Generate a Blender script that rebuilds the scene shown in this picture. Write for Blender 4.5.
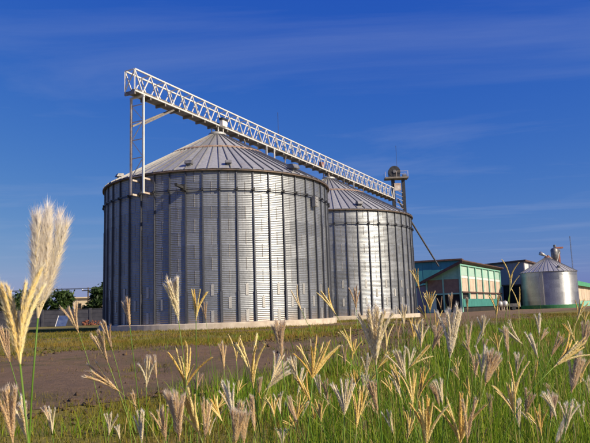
import bpy, math, random
import numpy as np
from mathutils import Vector, Matrix

random.seed(7)
rng = np.random.default_rng(7)
R = math.radians
for o in list(bpy.data.objects):
    bpy.data.objects.remove(o)
scene = bpy.context.scene
COL = scene.collection

# ------------------------------------------------------------------ camera
F_PX, PITCH, ROLL, CAM_H = 633.13, 0.1421, 0.0329, 0.7954
_F = Vector((0, math.cos(PITCH), math.sin(PITCH)))
_U = Vector((0, -math.sin(PITCH), math.cos(PITCH)))
_X = Vector((1, 0, 0))
CX = _X * math.cos(ROLL) - _U * math.sin(ROLL)
CU = _U * math.cos(ROLL) + _X * math.sin(ROLL)
cam_data = bpy.data.cameras.new('camera')
cam_data.sensor_fit = 'HORIZONTAL'
cam_data.sensor_width = 36.0
cam_data.lens = F_PX / 590.0 * 36.0
cam_data.clip_start = 0.05
cam_data.clip_end = 20000
cam_data.dof.use_dof = True
cam_data.dof.focus_distance = 1.5
cam_data.dof.aperture_fstop = 32.0
cam = bpy.data.objects.new('camera', cam_data)
COL.objects.link(cam)
m3 = Matrix((CX, CU, -_F)).transposed()
cam.matrix_world = Matrix.Translation((0, 0, CAM_H)) @ m3.to_4x4()
scene.camera = cam

# ------------------------------------------------------------------ sky, sun
SUN_AZ, SUN_EL = 120.0, 31.0
world = bpy.data.worlds.new('World')
scene.world = world
world.use_nodes = True
nt = world.node_tree
nt.nodes.clear()
W = nt.nodes.new
wo = W('ShaderNodeOutputWorld')
bg = W('ShaderNodeBackground')
bg.inputs[1].default_value = 0.083
sky = W('ShaderNodeTexSky')
sky.sky_type = 'NISHITA'
sky.sun_disc = False
sky.sun_elevation = R(SUN_EL)
sky.sun_rotation = R(SUN_AZ)
sky.air_density = 1.0
sky.dust_density = 0.9
sky.ozone_density = 6.0
# deep polarised blue: one colour curve over the whole sky
sc_ = W('ShaderNodeSeparateColor')
nt.links.new(sky.outputs[0], sc_.inputs[0])
def wmath(op, a, b):
    n = W('ShaderNodeMath'); n.operation = op
    for i, v in enumerate((a, b)):
        if isinstance(v, (int, float)):
            n.inputs[i].default_value = v
        else:
            nt.links.new(v, n.inputs[i])
    return n.outputs[0]
g_ = wmath('MULTIPLY', sc_.outputs[1], 0.62)
r_ = wmath('MINIMUM', wmath('MULTIPLY', wmath('POWER', sc_.outputs[0], 1.6), 0.31), wmath('MULTIPLY', g_, 0.95))
b_ = wmath('MAXIMUM', wmath('MULTIPLY', wmath('POWER', sc_.outputs[2], 0.22), 3.5), g_)
hs = W('ShaderNodeCombineColor')
for i, v in enumerate((r_, g_, b_)):
    nt.links.new(v, hs.inputs[i])
# thin cirrus: noise on a plane high above (direction.xy / direction.z)
tc = W('ShaderNodeTexCoord')
sep = W('ShaderNodeSeparateXYZ')
nt.links.new(tc.outputs['Generated'], sep.inputs[0])
mx = W('ShaderNodeMath'); mx.operation = 'MAXIMUM'; mx.inputs[1].default_value = 0.04
nt.links.new(sep.outputs[2], mx.inputs[0])
dv = W('ShaderNodeVectorMath'); dv.operation = 'DIVIDE'
nt.links.new(tc.outputs['Generated'], dv.inputs[0])
cmb = W('ShaderNodeCombineXYZ')
for i in range(3):
    nt.links.new(mx.outputs[0], cmb.inputs[i])
nt.links.new(cmb.outputs[0], dv.inputs[1])
mp = W('ShaderNodeMapping')
mp.inputs['Rotation'].default_value = (0, 0, R(-14))
mp.inputs['Scale'].default_value = (0.34, 0.75, 0.0)
mp.inputs['Location'].default_value = (2.2, 0.35, 0.0)
nt.links.new(dv.outputs[0], mp.inputs[0])
nz = W('ShaderNodeTexNoise')
nz.inputs['Scale'].default_value = 1.15
nz.inputs['Detail'].default_value = 10
nz.inputs['Roughness'].default_value = 0.60
nz.inputs['Distortion'].default_value = 0.5
nt.links.new(mp.outputs[0], nz.inputs['Vector'])
rp = W('ShaderNodeValToRGB')
rp.color_ramp.elements[0].position = 0.50; rp.color_ramp.elements[0].color = (0, 0, 0, 1)
rp.color_ramp.elements[1].position = 0.82; rp.color_ramp.elements[1].color = (0.30, 0.30, 0.30, 1)
nt.links.new(nz.outputs[0], rp.inputs[0])
cm = W('ShaderNodeMix'); cm.data_type = 'RGBA'
nt.links.new(rp.outputs[0], cm.inputs[0])
nt.links.new(hs.outputs[0], cm.inputs[6])
cm.inputs[7].default_value = (3.2, 3.9, 6.0, 1)
nt.links.new(cm.outputs[2], bg.inputs[0])
nt.links.new(bg.outputs[0], wo.inputs[0])

sun_dir = Vector((math.sin(R(SUN_AZ)) * math.cos(R(SUN_EL)), math.cos(R(SUN_AZ)) * math.cos(R(SUN_EL)), math.sin(R(SUN_EL))))
sl = bpy.data.lights.new('sun', 'SUN')
sl.energy = 5.0
sl.angle = R(0.53)
sl.color = (1.0, 0.85, 0.63)
so = bpy.data.objects.new('sun', sl)
COL.objects.link(so)
so.rotation_euler = sun_dir.to_track_quat('Z', 'Y').to_euler()
so.location = (20, -20, 30)

scene.view_settings.view_transform = 'Standard'
scene.view_settings.look = 'None'
scene.view_settings.exposure = 0.35
scene.view_settings.gamma = 1.0

# ------------------------------------------------------------------ helpers
def at(x, y, D):
    """photo pixel (590x443) + depth along +Y -> world point"""
    d = _F + CX * ((x - 295.0) / F_PX) - CU * ((y - 221.5) / F_PX)
    return Vector((0, 0, CAM_H)) + d * (D / d.y)

def on_ground(x, y, z=0.0):
    d = _F + CX * ((x - 295.0) / F_PX) - CU * ((y - 221.5) / F_PX)
    return Vector((0, 0, CAM_H)) + d * ((z - CAM_H) / d.z)

class MB:
    def __init__(s):
        s.v = []; s.f = []; s.m = []; s.cur = 0
    def add(s, vs, fs):
        b = len(s.v)
        s.v += [tuple(v) for v in vs]
        for f in fs:
            s.f.append(tuple(i + b for i in f)); s.m.append(s.cur)
        return s
    def obox(s, o, a, b, c):
        """box from corner o with edge vectors a, b, c"""
        o, a, b, c = Vector(o), Vector(a), Vector(b), Vector(c)
        if a.cross(b).dot(c) < 0:
            a, b = b, a
        vs = [o, o + a, o + a + b, o + b, o + c, o + a + c, o + a + b + c, o + b + c]
        return s.add(vs, [(3, 2, 1, 0), (4, 5, 6, 7), (0, 1, 5, 4), (1, 2, 6, 5), (2, 3, 7, 6), (3, 0, 4, 7)])
    def box(s, x0, x1, y0, y1, z0, z1):
        return s.obox((x0, y0, z0), (x1 - x0, 0, 0), (0, y1 - y0, 0), (0, 0, z1 - z0))
    def beam(s, p, q, w, h=None, up=(0, 0, 1)):
        p, q = Vector(p), Vector(q); h = h or w
        d = (q - p); L = d.length
        d.normalize()
        up = Vector(up)
        if abs(d.dot(up)) > 0.98:
            up = Vector((1, 0, 0))
        a = d.cross(up).normalized(); b = a.cross(d).normalized()
        return s.obox(p - a * w / 2 - b * h / 2, a * w, b * h, d * L)
    def tube(s, pts, rad, n=8, cap=True):
        pts = [Vector(p) for p in pts]
        rads = rad if isinstance(rad, (list, tuple)) else [rad] * len(pts)
        vs = []; prev = None
        for i, p in enumerate(pts):
            d = (pts[min(i + 1, len(pts) - 1)] - pts[max(i - 1, 0)]).normalized()
            up = prev if prev else (Vector((0, 0, 1)) if abs(d.z) < 0.9 else Vector((1, 0, 0)))
            a = (up - d * up.dot(d)).normalized(); b = d.cross(a); prev = a
            for k in range(n):
                t = 2 * math.pi * k / n
                vs.append(p + (a * math.cos(t) + b * math.sin(t)) * rads[i])
        fs = []
        for i in range(len(pts) - 1):
            for k in range(n):
                k2 = (k + 1) % n
                fs.append((i * n + k, i * n + k2, (i + 1) * n + k2, (i + 1) * n + k))
        if cap:
            fs.append(tuple(reversed(range(n)))); fs.append(tuple((len(pts) - 1) * n + k for k in range(n)))
        return s.add(vs, fs)
    def lathe(s, prof, n=32, c=(0, 0, 0), caps=True):
        c = Vector(c); vs = []
        for r, z in prof:
            for k in range(n):
                t = 2 * math.pi * k / n
                vs.append(c + Vector((r * math.cos(t), r * math.sin(t), z)))
        fs = []
        for i in range(len(prof) - 1):
            for k in range(n):
                k2 = (k + 1) % n
                fs.append((i * n + k, i * n + k2, (i + 1) * n + k2, (i + 1) * n + k))
        if caps:
            fs.append(tuple(reversed(range(n)))); fs.append(tuple((len(prof) - 1) * n + k for k in range(n)))
        return s.add(vs, fs)
    def mesh(s, name, mats, smooth=False):
        me = bpy.data.meshes.new(name)
        me.from_pydata(s.v, [], s.f)
        for m in (mats if isinstance(mats, (list, tuple)) else [mats]):
            me.materials.append(m)
        if any(s.m):
            me.polygons.foreach_set('material_index', s.m)
        if smooth:
            me.polygons.foreach_set('use_smooth', [True] * len(me.polygons))
        me.update()
        return me
    def build(s, name, mats, parent=None, smooth=False, loc=None):
        return link(name, s.mesh(name, mats, smooth), parent, loc)

def link(name, me, parent=None, loc=None, rotz=None):
    o = bpy.data.objects.new(name, me)
    COL.objects.link(o)
    if parent:
        o.parent = parent
    if loc is not None:
        o.location = loc
    if rotz is not None:
        o.rotation_euler = (0, 0, rotz)
    return o

def tag(o, label, cat, group=None):
    o['label'] = label; o['category'] = cat
    if group:
        o['group'] = group
    return o

def thing(name, label, cat, loc=(0, 0, 0), rotz=0.0, group=None):
    o = bpy.data.objects.new(name, None)
    COL.objects.link(o)
    o.empty_display_size = 0.2
    o.location = loc; o.rotation_euler = (0, 0, rotz)
    return tag(o, label, cat, group)

# ------------------------------------------------------------------ materials
def material(name):
    m = bpy.data.materials.new(name); m.use_nodes = True
    return m, m.node_tree, m.node_tree.nodes['Principled BSDF']

def ramp(nt, fac, stops):
    r = nt.nodes.new('ShaderNodeValToRGB')
    el = r.color_ramp.elements
    while len(el) < len(stops):
        el.new(0.5)
    for e, (p, c) in zip(el, stops):
        e.position = p; e.color = (*c, 1) if len(c) == 3 else c
    nt.links.new(fac, r.inputs[0])
    return r.outputs[0]

def noise(nt, scale, detail=4, rough=0.55, vec=None, dist=0.0):
    n = nt.nodes.new('ShaderNodeTexNoise')
    n.inputs['Scale'].default_value = scale
    n.inputs['Detail'].default_value = detail
    n.inputs['Roughness'].default_value = rough
    n.inputs['Distortion'].default_value = dist
    if vec is not None:
        nt.links.new(vec, n.inputs['Vector'])
    return n.outputs['Fac']

def coords(nt, kind='Object', scale=(1, 1, 1)):
    t = nt.nodes.new('ShaderNodeTexCoord')
    mpn = nt.nodes.new('ShaderNodeMapping')
    mpn.inputs['Scale'].default_value = scale
    if kind == 'World':
        g = nt.nodes.new('ShaderNodeNewGeometry')
        nt.links.new(g.outputs['Position'], mpn.inputs[0])
    else:
        nt.links.new(t.outputs[kind], mpn.inputs[0])
    return mpn.outputs[0]

def mixc(nt, fac, a, b, mode='MIX'):
    n = nt.nodes.new('ShaderNodeMix'); n.data_type = 'RGBA'; n.blend_type = mode
    if isinstance(fac, (int, float)):
        n.inputs[0].default_value = fac
    else:
        nt.links.new(fac, n.inputs[0])
    for i, c in ((6, a), (7, b)):
        if isinstance(c, tuple):
            n.inputs[i].default_value = (*c, 1) if len(c) == 3 else c
        else:
            nt.links.new(c, n.inputs[i])
    return n.outputs[2]

def math_node(nt, op, a, b=0.0):
    n = nt.nodes.new('ShaderNodeMath'); n.operation = op
    for i, v in ((0, a), (1, b)):
        if isinstance(v, (int, float)):
            n.inputs[i].default_value = v
        else:
            nt.links.new(v, n.inputs[i])
    return n.outputs[0]

def bump(nt, bs, h, strength=0.3, dist=0.02):
    b = nt.nodes.new('ShaderNodeBump')
    b.inputs['Strength'].default_value = strength
    b.inputs['Distance'].default_value = dist
    nt.links.new(h, b.inputs['Height'])
    nt.links.new(b.outputs[0], bs.inputs['Normal'])

def simple(name, c1, c2, scale=6.0, rough=0.6, metallic=0.0, bmp=0.0, detail=5, stretch=(1, 1, 1), rnd=0.0, kind='World'):
    m, t, b = material(name)
    v = coords(t, kind, stretch)
    f = noise(t, scale, detail, 0.6, v)
    col = ramp(t, f, [(0.3, c1), (0.7, c2)])
    if rnd:
        oi = t.nodes.new('ShaderNodeObjectInfo')
        k = math_node(t, 'MULTIPLY_ADD', oi.outputs['Random'], rnd); t.nodes[-1].inputs[2].default_value = 1 - rnd / 2
        cc = t.nodes.new('ShaderNodeCombineColor')
        for i in range(3):
            t.links.new(k, cc.inputs[i])
        col = mixc(t, 1.0, col, cc.outputs[0], 'MULTIPLY')
    t.links.new(col, b.inputs['Base Color'])
    b.inputs['Roughness'].default_value = rough
    b.inputs['Metallic'].default_value = metallic
    if bmp:
        bump(t, b, f, bmp, 0.02)
    return m

def galvanised(name, base, rough0, metallic=0.85, streak=0.35, rust=0.0, dusty=False):
    m, t, b = material(name)
    v = coords(t, 'World', (1, 1, 1))
    f1 = noise(t, 9.0, 6, 0.65, v)
    vs = coords(t, 'World', (2.2, 2.2, 0.16))
    f2 = noise(t, 2.0, 5, 0.6, vs)
    oi = t.nodes.new('ShaderNodeObjectInfo')
    dark = tuple(c * 0.62 for c in base); lite = tuple(min(1, c * 1.18) for c in base)
    c1 = ramp(t, f1, [(0.3, dark), (0.72, lite)])
    c2 = ramp(t, f2, [(0.35, dark), (0.7, base)])
    c = mixc(t, streak, c1, c2)
    k = math_node(t, 'MULTIPLY_ADD', oi.outputs['Random'], 0.22); t.nodes[-1].inputs[2].default_value = 0.84
    cc = t.nodes.new('ShaderNodeCombineColor')
    for i in range(3):
        t.links.new(k, cc.inputs[i])
    c = mixc(t, 1.0, c, cc.outputs[0], 'MULTIPLY')
    if rust:
        f3 = noise(t, 1.6, 7, 0.7, v)
        rm = ramp(t, f3, [(0.62 - rust * 0.2, (0, 0, 0)), (0.74, (0.75, 0.75, 0.75))])
        c = mixc(t, rm, c, (0.26, 0.13, 0.07))
    if dusty:   # splashed mud on the lowest sheets, a few run-down stains
        gpos = t.nodes.new('ShaderNodeNewGeometry'); sx = t.nodes.new('ShaderNodeSeparateXYZ')
        t.links.new(gpos.outputs['Position'], sx.inputs[0])
        low = t.nodes.new('ShaderNodeMapRange'); low.inputs[1].default_value = 0.35; low.inputs[2].default_value = 1.0; low.inputs[3].default_value = 0.75; low.inputs[4].default_value = 0.0
        t.links.new(sx.outputs[2], low.inputs[0])
        dm = math_node(t, 'MULTIPLY', low.outputs[0], ramp(t, f2, [(0.3, (0.3, 0.3, 0.3)), (0.7, (1, 1, 1))]))
        c = mixc(t, dm, c, (0.34, 0.24, 0.15))
        vr = coords(t, 'World', (5.0, 5.0, 0.10))
        fr = noise(t, 1.3, 4, 0.6, vr)
        c = mixc(t, ramp(t, fr, [(0.60, (0, 0, 0)), (0.74, (0.5, 0.5, 0.5))]), c, (0.17, 0.155, 0.15))
    t.links.new(c, b.inputs['Base Color'])
    b.inputs['Metallic'].default_value = metallic
    rr = math_node(t, 'MULTIPLY_ADD', oi.outputs['Random'], 0.10); t.nodes[-1].inputs[2].default_value = rough0
    r2 = math_node(t, 'MULTIPLY_ADD', f1, 0.12); t.nodes[-1].inputs[2].default_value = 0.0
    t.links.new(r2, t.nodes[-1].inputs[0]) if False else None
    r3 = math_node(t, 'ADD', rr, r2)
    t.links.new(r3, b.inputs['Roughness'])
    bump(t, b, f1, 0.05, 0.01)
    return m

M = {}
M['wall'] = galvanised('galvanised_wall', (0.335, 0.36, 0.40), 0.32, 0.60, 0.5, 0.0, True)
M['stiff'] = galvanised('weathered_stiffener', (0.13, 0.14, 0.17), 0.45, 0.6)
M['roof'] = galvanised('galvanised_roof', (0.50, 0.505, 0.51), 0.48, 0.5, 0.35, 0.08)
M['rib'] = galvanised('roof_rib_steel', (0.27, 0.27, 0.275), 0.5, 0.6, 0.4, 0.12)
M['lap'] = galvanised('dull_lapped_edge', (0.24, 0.24, 0.25), 0.45, 0.6)
M['seam'] = galvanised('zinc_seam_plate', (0.50, 0.50, 0.50), 0.45, 0.5)
M['plate'] = galvanised('bright_zinc_plate', (0.58, 0.57, 0.56), 0.40, 0.5)
M['eave'] = simple('rusty_eave_steel', (0.06, 0.055, 0.055), (0.20, 0.14, 0.105), 3.0, 0.65, 0.3)
M['rust'] = simple('rust_band', (0.20, 0.10, 0.055), (0.42, 0.33, 0.26), 5.0, 0.7, 0.2)
M['truss'] = simple('white_painted_steel', (0.74, 0.74, 0.74), (0.60, 0.58, 0.55), 2.4, 0.45, 0.1)
M['truss_dark'] = simple('dirty_trough_steel', (0.15, 0.135, 0.12), (0.30, 0.27, 0.24), 3.0, 0.6, 0.3)
M['tower_rust'] = simple('rusting_white_paint', (0.38, 0.26, 0.19), (0.72, 0.69, 0.65), 2.2, 0.55, 0.1)
M['dark'] = simple('dark_machinery_paint', (0.02, 0.022, 0.026), (0.06, 0.06, 0.065), 4.0, 0.5, 0.3)
M['concrete'] = simple('foundation_concrete', (0.42, 0.35, 0.28), (0.62, 0.55, 0.46), 2.5, 0.85, 0, 0.25)
M['small_wall'] = galvanised('bright_galvanised_wall', (0.42, 0.44, 0.48), 0.26, 0.85, 0.3)
M['vent'] = simple('roof_vent_steel', (0.08, 0.085, 0.10), (0.28, 0.28, 0.29), 3.0, 0.5, 0.5)
M['green_base'] = simple('green_painted_plinth', (0.02, 0.13, 0.045), (0.035, 0.20, 0.07), 3, 0.6)
M['mint'] = simple('mint_green_paint', (0.17, 0.42, 0.33), (0.26, 0.52, 0.42), 2.0, 0.55)
M['mint_pale'] = simple('pale_mint_boards', (0.30, 0.50, 0.43), (0.44, 0.60, 0.53), 2.0, 0.6, 0, 0, 5, (1, 1, 1), 0.2)
M['beige'] = simple('beige_boards', (0.46, 0.36, 0.28), (0.60, 0.49, 0.39), 1.6, 0.75, 0, 0, 5, (1, 1, 1), 0.22)
M['brown_panel'] = simple('brown_mesh_panel', (0.16, 0.11, 0.085), (0.24, 0.17, 0.13), 2.0, 0.8)
M['teal_dark'] = simple('dark_teal_skirt', (0.03, 0.17, 0.16), (0.05, 0.24, 0.22), 1.5, 0.6)
M['teal_wall'] = simple('teal_sheet_wall', (0.035, 0.20, 0.25), (0.06, 0.28, 0.33), 0.7, 0.5, 0, 0, 5, (1, 1, .3), 0.12)
M['roof_brown'] = simple('brown_roof_sheet', (0.06, 0.03, 0.025), (0.13, 0.07, 0.05), 1.5, 0.7)
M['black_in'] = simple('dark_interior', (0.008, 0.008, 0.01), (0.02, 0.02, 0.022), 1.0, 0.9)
M['grey_wall'] = simple('grey_sheet_wall', (0.20, 0.195, 0.24), (0.28, 0.27, 0.32), 0.6, 0.55, 0, 0, 5, (1, 1, .3), 0.12)
M['white'] = simple('white_paint', (0.72, 0.70, 0.67), (0.82, 0.80, 0.77), 3.0, 0.4)
M['green_roof'] = simple('green_roof_sheet', (0.05, 0.27, 0.13), (0.09, 0.36, 0.19), 1.0, 0.5)
M['cream'] = simple('cream_render', (0.62, 0.50, 0.34), (0.74, 0.62, 0.44), 1.5, 0.85)
M['block'] = simple('dark_block_wall', (0.035, 0.038, 0.055), (0.075, 0.075, 0.095), 1.2, 0.9, 0, 0.2, 5, (1, 1, 1), 0.25)
M['blue_sheet'] = simple('blue_sheet', (0.035, 0.06, 0.17), (0.10, 0.14, 0.26), 2.0, 0.5)
M['brick_red'] = simple('broken_brick', (0.16, 0.05, 0.03), (0.26, 0.10, 0.06), 4.0, 0.9, 0, 0, 5, (1, 1, 1), 0.3)
M['bark'] = simple('bark', (0.06, 0.045, 0.035), (0.13, 0.10, 0.075), 5.0, 0.9, 0, 0.3)
M['glass'] = simple('window_glass', (0.02, 0.025, 0.03), (0.04, 0.045, 0.05), 1.0, 0.1)
M['redox'] = simple('red_oxide_steel', (0.22, 0.07, 0.05), (0.34, 0.14, 0.10), 3.0, 0.6, 0.2)
M['wire'] = simple('wire', (0.03, 0.03, 0.03), (0.06, 0.06, 0.06), 1.0, 0.6)

def leafy(name, stops, trans=0.35, attr=True, rough=0.55, patch=None):
    m = bpy.data.materials.new(name); m.use_nodes = True
    t = m.node_tree; t.nodes.clear()
    out = t.nodes.new('ShaderNodeOutputMaterial')
    if attr:
        a = t.nodes.new('ShaderNodeAttribute'); a.attribute_name = 'rnd'
        fac = a.outputs['Fac']
    else:
        oi = t.nodes.new('ShaderNodeObjectInfo'); fac = oi.outputs['Random']
    col = ramp(t, fac, stops)
    if patch:
        v = coords(t, 'World')
        f = noise(t, patch[0], 4, 0.6, v)
        mk = ramp(t, f, [(patch[2], (0, 0, 0)), (patch[3], (patch[4],) * 3)])
        col = mixc(t, mk, col, patch[1])
    d = t.nodes.new('ShaderNodeBsdfPrincipled'); d.inputs['Roughness'].default_value = rough
    d.inputs['Specular IOR Level'].default_value = 0.25
    tr = t.nodes.new('ShaderNodeBsdfTranslucent')
    t.links.new(col, d.inputs['Base Color']); t.links.new(col, tr.inputs['Color'])
    mxn = t.nodes.new('ShaderNodeMixShader'); mxn.inputs[0].default_value = trans
    t.links.new(d.outputs[0], mxn.inputs[1]); t.links.new(tr.outputs[0], mxn.inputs[2])
    t.links.new(mxn.outputs[0], out.inputs[0])
    return m

M['leaf_dark'] = leafy('dark_tree_leaves', [(0, (0.018, 0.035, 0.012)), (0.6, (0.035, 0.07, 0.02)), (1, (0.07, 0.11, 0.03))])
M['leaf_mid'] = leafy('tree_leaves', [(0, (0.03, 0.06, 0.015)), (0.6, (0.055, 0.10, 0.025)), (1, (0.10, 0.15, 0.04))])
M['turf'] = leafy('short_turf', [(0, (0.07, 0.09, 0.008)), (0.4, (0.18, 0.17, 0.016)), (0.75, (0.30, 0.22, 0.028)), (1, (0.42, 0.25, 0.07))], 0.3, True, 0.6,
                  (0.33, (0.30, 0.165, 0.045), 0.48, 0.66, 0.8))
M['tall'] = leafy('tall_grass_blades', [(0, (0.05, 0.12, 0.010)), (0.4, (0.16, 0.27, 0.018)), (0.72, (0.30, 0.38, 0.03)), (0.86, (0.36, 0.32, 0.07)), (1, (0.55, 0.40, 0.16))], 0.4)
M['stem'] = leafy('green_stalk', [(0, (0.10, 0.22, 0.025)), (0.6, (0.20, 0.32, 0.05)), (1, (0.36, 0.36, 0.11))], 0.2, False, 0.4)

# ------------------------------------------------------------------ ground
def poly_resample(pts, n):
    p = np.array(pts, float)
    L = np.concatenate([[0], np.cumsum(np.hypot(*np.diff(p, axis=0).T))])
    # smooth (Catmull-like) by dense interpolation plus moving average
    s = np.linspace(0, L[-1], n)
    q = np.stack([np.interp(s, L, p[:, 0]), np.interp(s, L, p[:, 1])], 1)
    for _ in range(6):
        q[1:-1] = (q[:-2] + 2 * q[1:-1] + q[2:]) / 4
    return q

NEAR = [(-70, 7.5), (-30, 5.6), (-12, 5.2), (-6, 5.3), (-2.5, 5.9), (-1.2, 7.1), (0.2, 8.4), (2, 12), (4.4, 18.5), (10.3, 31), (18, 50), (34, 80), (60, 95), (90, 104)]
FAR = [(-70, 18), (-40, 16.5), (-20, 15.5), (-6.6, 15.2), (-2.5, 16.4), (0, 18.5), (3, 26), (6.5, 40), (9.5, 56), (12, 75), (15, 88), (22, 104), (40, 122), (90, 130)]
NE, FE = poly_resample(NEAR, 900), poly_resample(FAR, 900)
def jit(q, amp, seed):
    g = np.random.default_rng(seed)
    n = len(q); a = np.zeros(n)
    for k, w in ((2, 1.0), (4, .8), (9, .7), (21, .5)):
        x = g.normal(size=n // k + 3)
        a += w * np.interp(np.arange(n) / k, np.arange(len(x)), x)
    dist = np.clip(np.hypot(q[:, 0], q[:, 1]) / 15, 0.75, 2.2)
    d = np.gradient(q, axis=0); d /= np.linalg.norm(d, axis=1)[:, None]
    nrm = np.stack([-d[:, 1], d[:, 0]], 1)
    return q + nrm * (a * amp * dist)[:, None]
NE0, FE0 = NE, FE
NE, FE = jit(NE, 0.34, 3), jit(FE, 0.36, 4)
TRACK_POLY = np.concatenate([NE, FE[::-1]])
PATH_C = poly_resample([(-60, 31), (-22, 27.2), (-10, 27.2), (-4.5, 29.2), (-1, 32.2), (2, 36.0), (3.4, 41), (7, 52)], 240)
_d = np.gradient(PATH_C, axis=0); _d /= np.linalg.norm(_d, axis=1)[:, None]
_n = np.stack([-_d[:, 1], _d[:, 0]], 1)
PA, PB = jit(PATH_C - _n * 0.75, 0.16, 5), jit(PATH_C + _n * 0.75, 0.16, 6)
PATH_POLY = np.concatenate([PA, PB[::-1]])

def inside(poly, x, y):
    x = np.asarray(x); y = np.asarray(y)
    res = np.zeros(x.shape, bool)
    px, py = poly[:, 0], poly[:, 1]
    j = len(poly) - 1
    for i in range(len(poly)):
        c = (py[i] > y) != (py[j] > y)
        if c.any():
            xi = (px[j] - px[i]) * (y - py[i]) / (py[j] - py[i] + 1e-12) + px[i]
            res ^= c & (x < xi)
        j = i
    return res

# one ground sheet: fine near the camera, coarse towards the horizon
def ground_h(x, y):
    r = np.hypot(x, y)
    h = 0.035 * np.sin(x * 0.9 + 1.3) * np.sin(y * 0.7 + .4) + 0.02 * np.sin(x * 2.3 + y * 1.7)
    fade = np.clip((30 - y) / 12, 0, 1) * np.clip((y + 14) / 6, 0, 1) * np.clip((26 - abs(x)) / 8, 0, 1)
    return h * fade
xs = np.unique(np.concatenate([np.linspace(-4000, -200, 9), np.linspace(-200, -26, 12), np.linspace(-26, 26, 150), np.linspace(26, 200, 12), np.linspace(200, 4000, 9)]))
ys = np.unique(np.concatenate([np.linspace(-3000, -60, 6), np.linspace(-60, -14, 8), np.linspace(-14, 34, 140), np.linspace(34, 200, 16), np.linspace(200, 6000, 10)]))
gx, gy = np.meshgrid(xs, ys, indexing='ij')
gz = ground_h(gx, gy)
nx, ny = gx.shape
idx = np.arange(nx * ny).reshape(nx, ny)
quads = np.stack([idx[:-1, :-1], idx[1:, :-1], idx[1:, 1:], idx[:-1, 1:]], -1).reshape(-1, 4)
def np_mesh(name, verts, faces, mats, smooth=False, attr=None):
    """faces: (n,k) int array, all the same k, or a list of such arrays"""
    fl = faces if isinstance(faces, list) else [faces]
    me = bpy.data.meshes.new(name)
    verts = np.asarray(verts, np.float32)
    me.vertices.add(len(verts)); me.vertices.foreach_set('co', verts.ravel())
    nl = sum(f.size for f in fl); nf = sum(len(f) for f in fl)
    me.loops.add(nl); me.polygons.add(nf)
    me.loops.foreach_set('vertex_index', np.concatenate([f.ravel() for f in fl]).astype(np.int32))
    tot = np.concatenate([np.full(len(f), f.shape[1]) for f in fl])
    st = np.concatenate([[0], np.cumsum(tot)[:-1]])
    me.polygons.foreach_set('loop_start', st.astype(np.int32))
    if smooth:
        me.polygons.foreach_set('use_smooth', np.ones(nf, bool))
    if attr is not None:
        at_ = me.attributes.new('rnd', 'FLOAT', 'POINT')
        at_.data.foreach_set('value', np.asarray(attr, np.float32))
    for m in (mats if isinstance(mats, (list, tuple)) else [mats]):
        me.materials.append(m)
    me.update(calc_edges=True); me.validate()
    return me

def ground_material():
    m, t, b = material('grassy_ground')
    v = coords(t, 'World')
    f1 = noise(t, 0.33, 5, 0.6, v)
    f2 = noise(t, 2.6, 6, 0.65, v)
    f3 = noise(t, 26.0, 4, 0.7, v)
    c1 = ramp(t, f2, [(0.28, (0.085, 0.085, 0.010)), (0.5, (0.18, 0.155, 0.018)), (0.72, (0.27, 0.19, 0.032))])
    c2 = ramp(t, f3, [(0.3, (0.12, 0.075, 0.025)), (0.7, (0.26, 0.165, 0.055))])
    mk = ramp(t, f1, [(0.44, (0, 0, 0)), (0.66, (0.8, 0.8, 0.8))])
    c = mixc(t, mk, c1, c2)
    c = mixc(t, 0.35, c, ramp(t, f3, [(0.3, (0.06, 0.055, 0.010)), (0.75, (0.27, 0.22, 0.04))]))
    t.links.new(c, b.inputs['Base Color'])
    b.inputs['Roughness'].default_value = 0.95
    bump(t, b, f3, 0.6, 0.04)
    return m
M['ground'] = ground_material()
g = link('ground', np_mesh('ground', np.stack([gx, gy, gz], -1).reshape(-1, 3), quads, M['ground'], True))
g['kind'] = 'structure'

def dirt_material():
    m, t, b = material('bare_dirt')
    v = coords(t, 'World')
    f1 = noise(t, 0.7, 5, 0.6, v)
    f2 = noise(t, 7.0, 6, 0.7, v)
    f3 = noise(t, 45.0, 4, 0.75, v)
    c = ramp(t, f1, [(0.3, (0.18, 0.095, 0.040)), (0.55, (0.28, 0.16, 0.072)), (0.75, (0.38, 0.23, 0.115))])
    c = mixc(t, 0.6, c, ramp(t, f2, [(0.3, (0.12, 0.062, 0.028)), (0.7, (0.40, 0.24, 0.12))]))
    c = mixc(t, 0.3, c, ramp(t, f3, [(0.35, (0.07, 0.05, 0.04)), (0.7, (0.40, 0.31, 0.25))]))
    f4 = noise(t, 0.55, 5, 0.65, v, 0.4)
    c = mixc(t, ramp(t, f4, [(0.50, (0, 0, 0)), (0.64, (0.75, 0.75, 0.75))]), c, ramp(t, f3, [(0.3, (0.06, 0.06, 0.015)), (0.7, (0.19, 0.16, 0.05))]))
    t.links.new(c, b.inputs['Base Color'])
    b.inputs['Roughness'].default_value = 0.95
    s = math_node(t, 'ADD', f2, f3)
    bump(t, b, s, 1.0, 0.10)
    return m
M['dirt'] = dirt_material()
def vnoise(x, y, s, seed):
    """smooth value noise 0..1"""
    g = np.random.default_rng(seed)
    T = g.uniform(0, 1, (64, 64))
    u, v = x / s, y / s
    i, j = np.floor(u).astype(int), np.floor(v).astype(int)
    fu, fv = u - i, v - j
    fu = fu * fu * (3 - 2 * fu); fv = fv * fv * (3 - 2 * fv)
    q = lambda a, b: T[a % 64, b % 64]
    return (q(i, j) * (1 - fu) + q(i + 1, j) * fu) * (1 - fv) + (q(i, j + 1) * (1 - fu) + q(i + 1, j + 1) * fu) * fv

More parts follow.
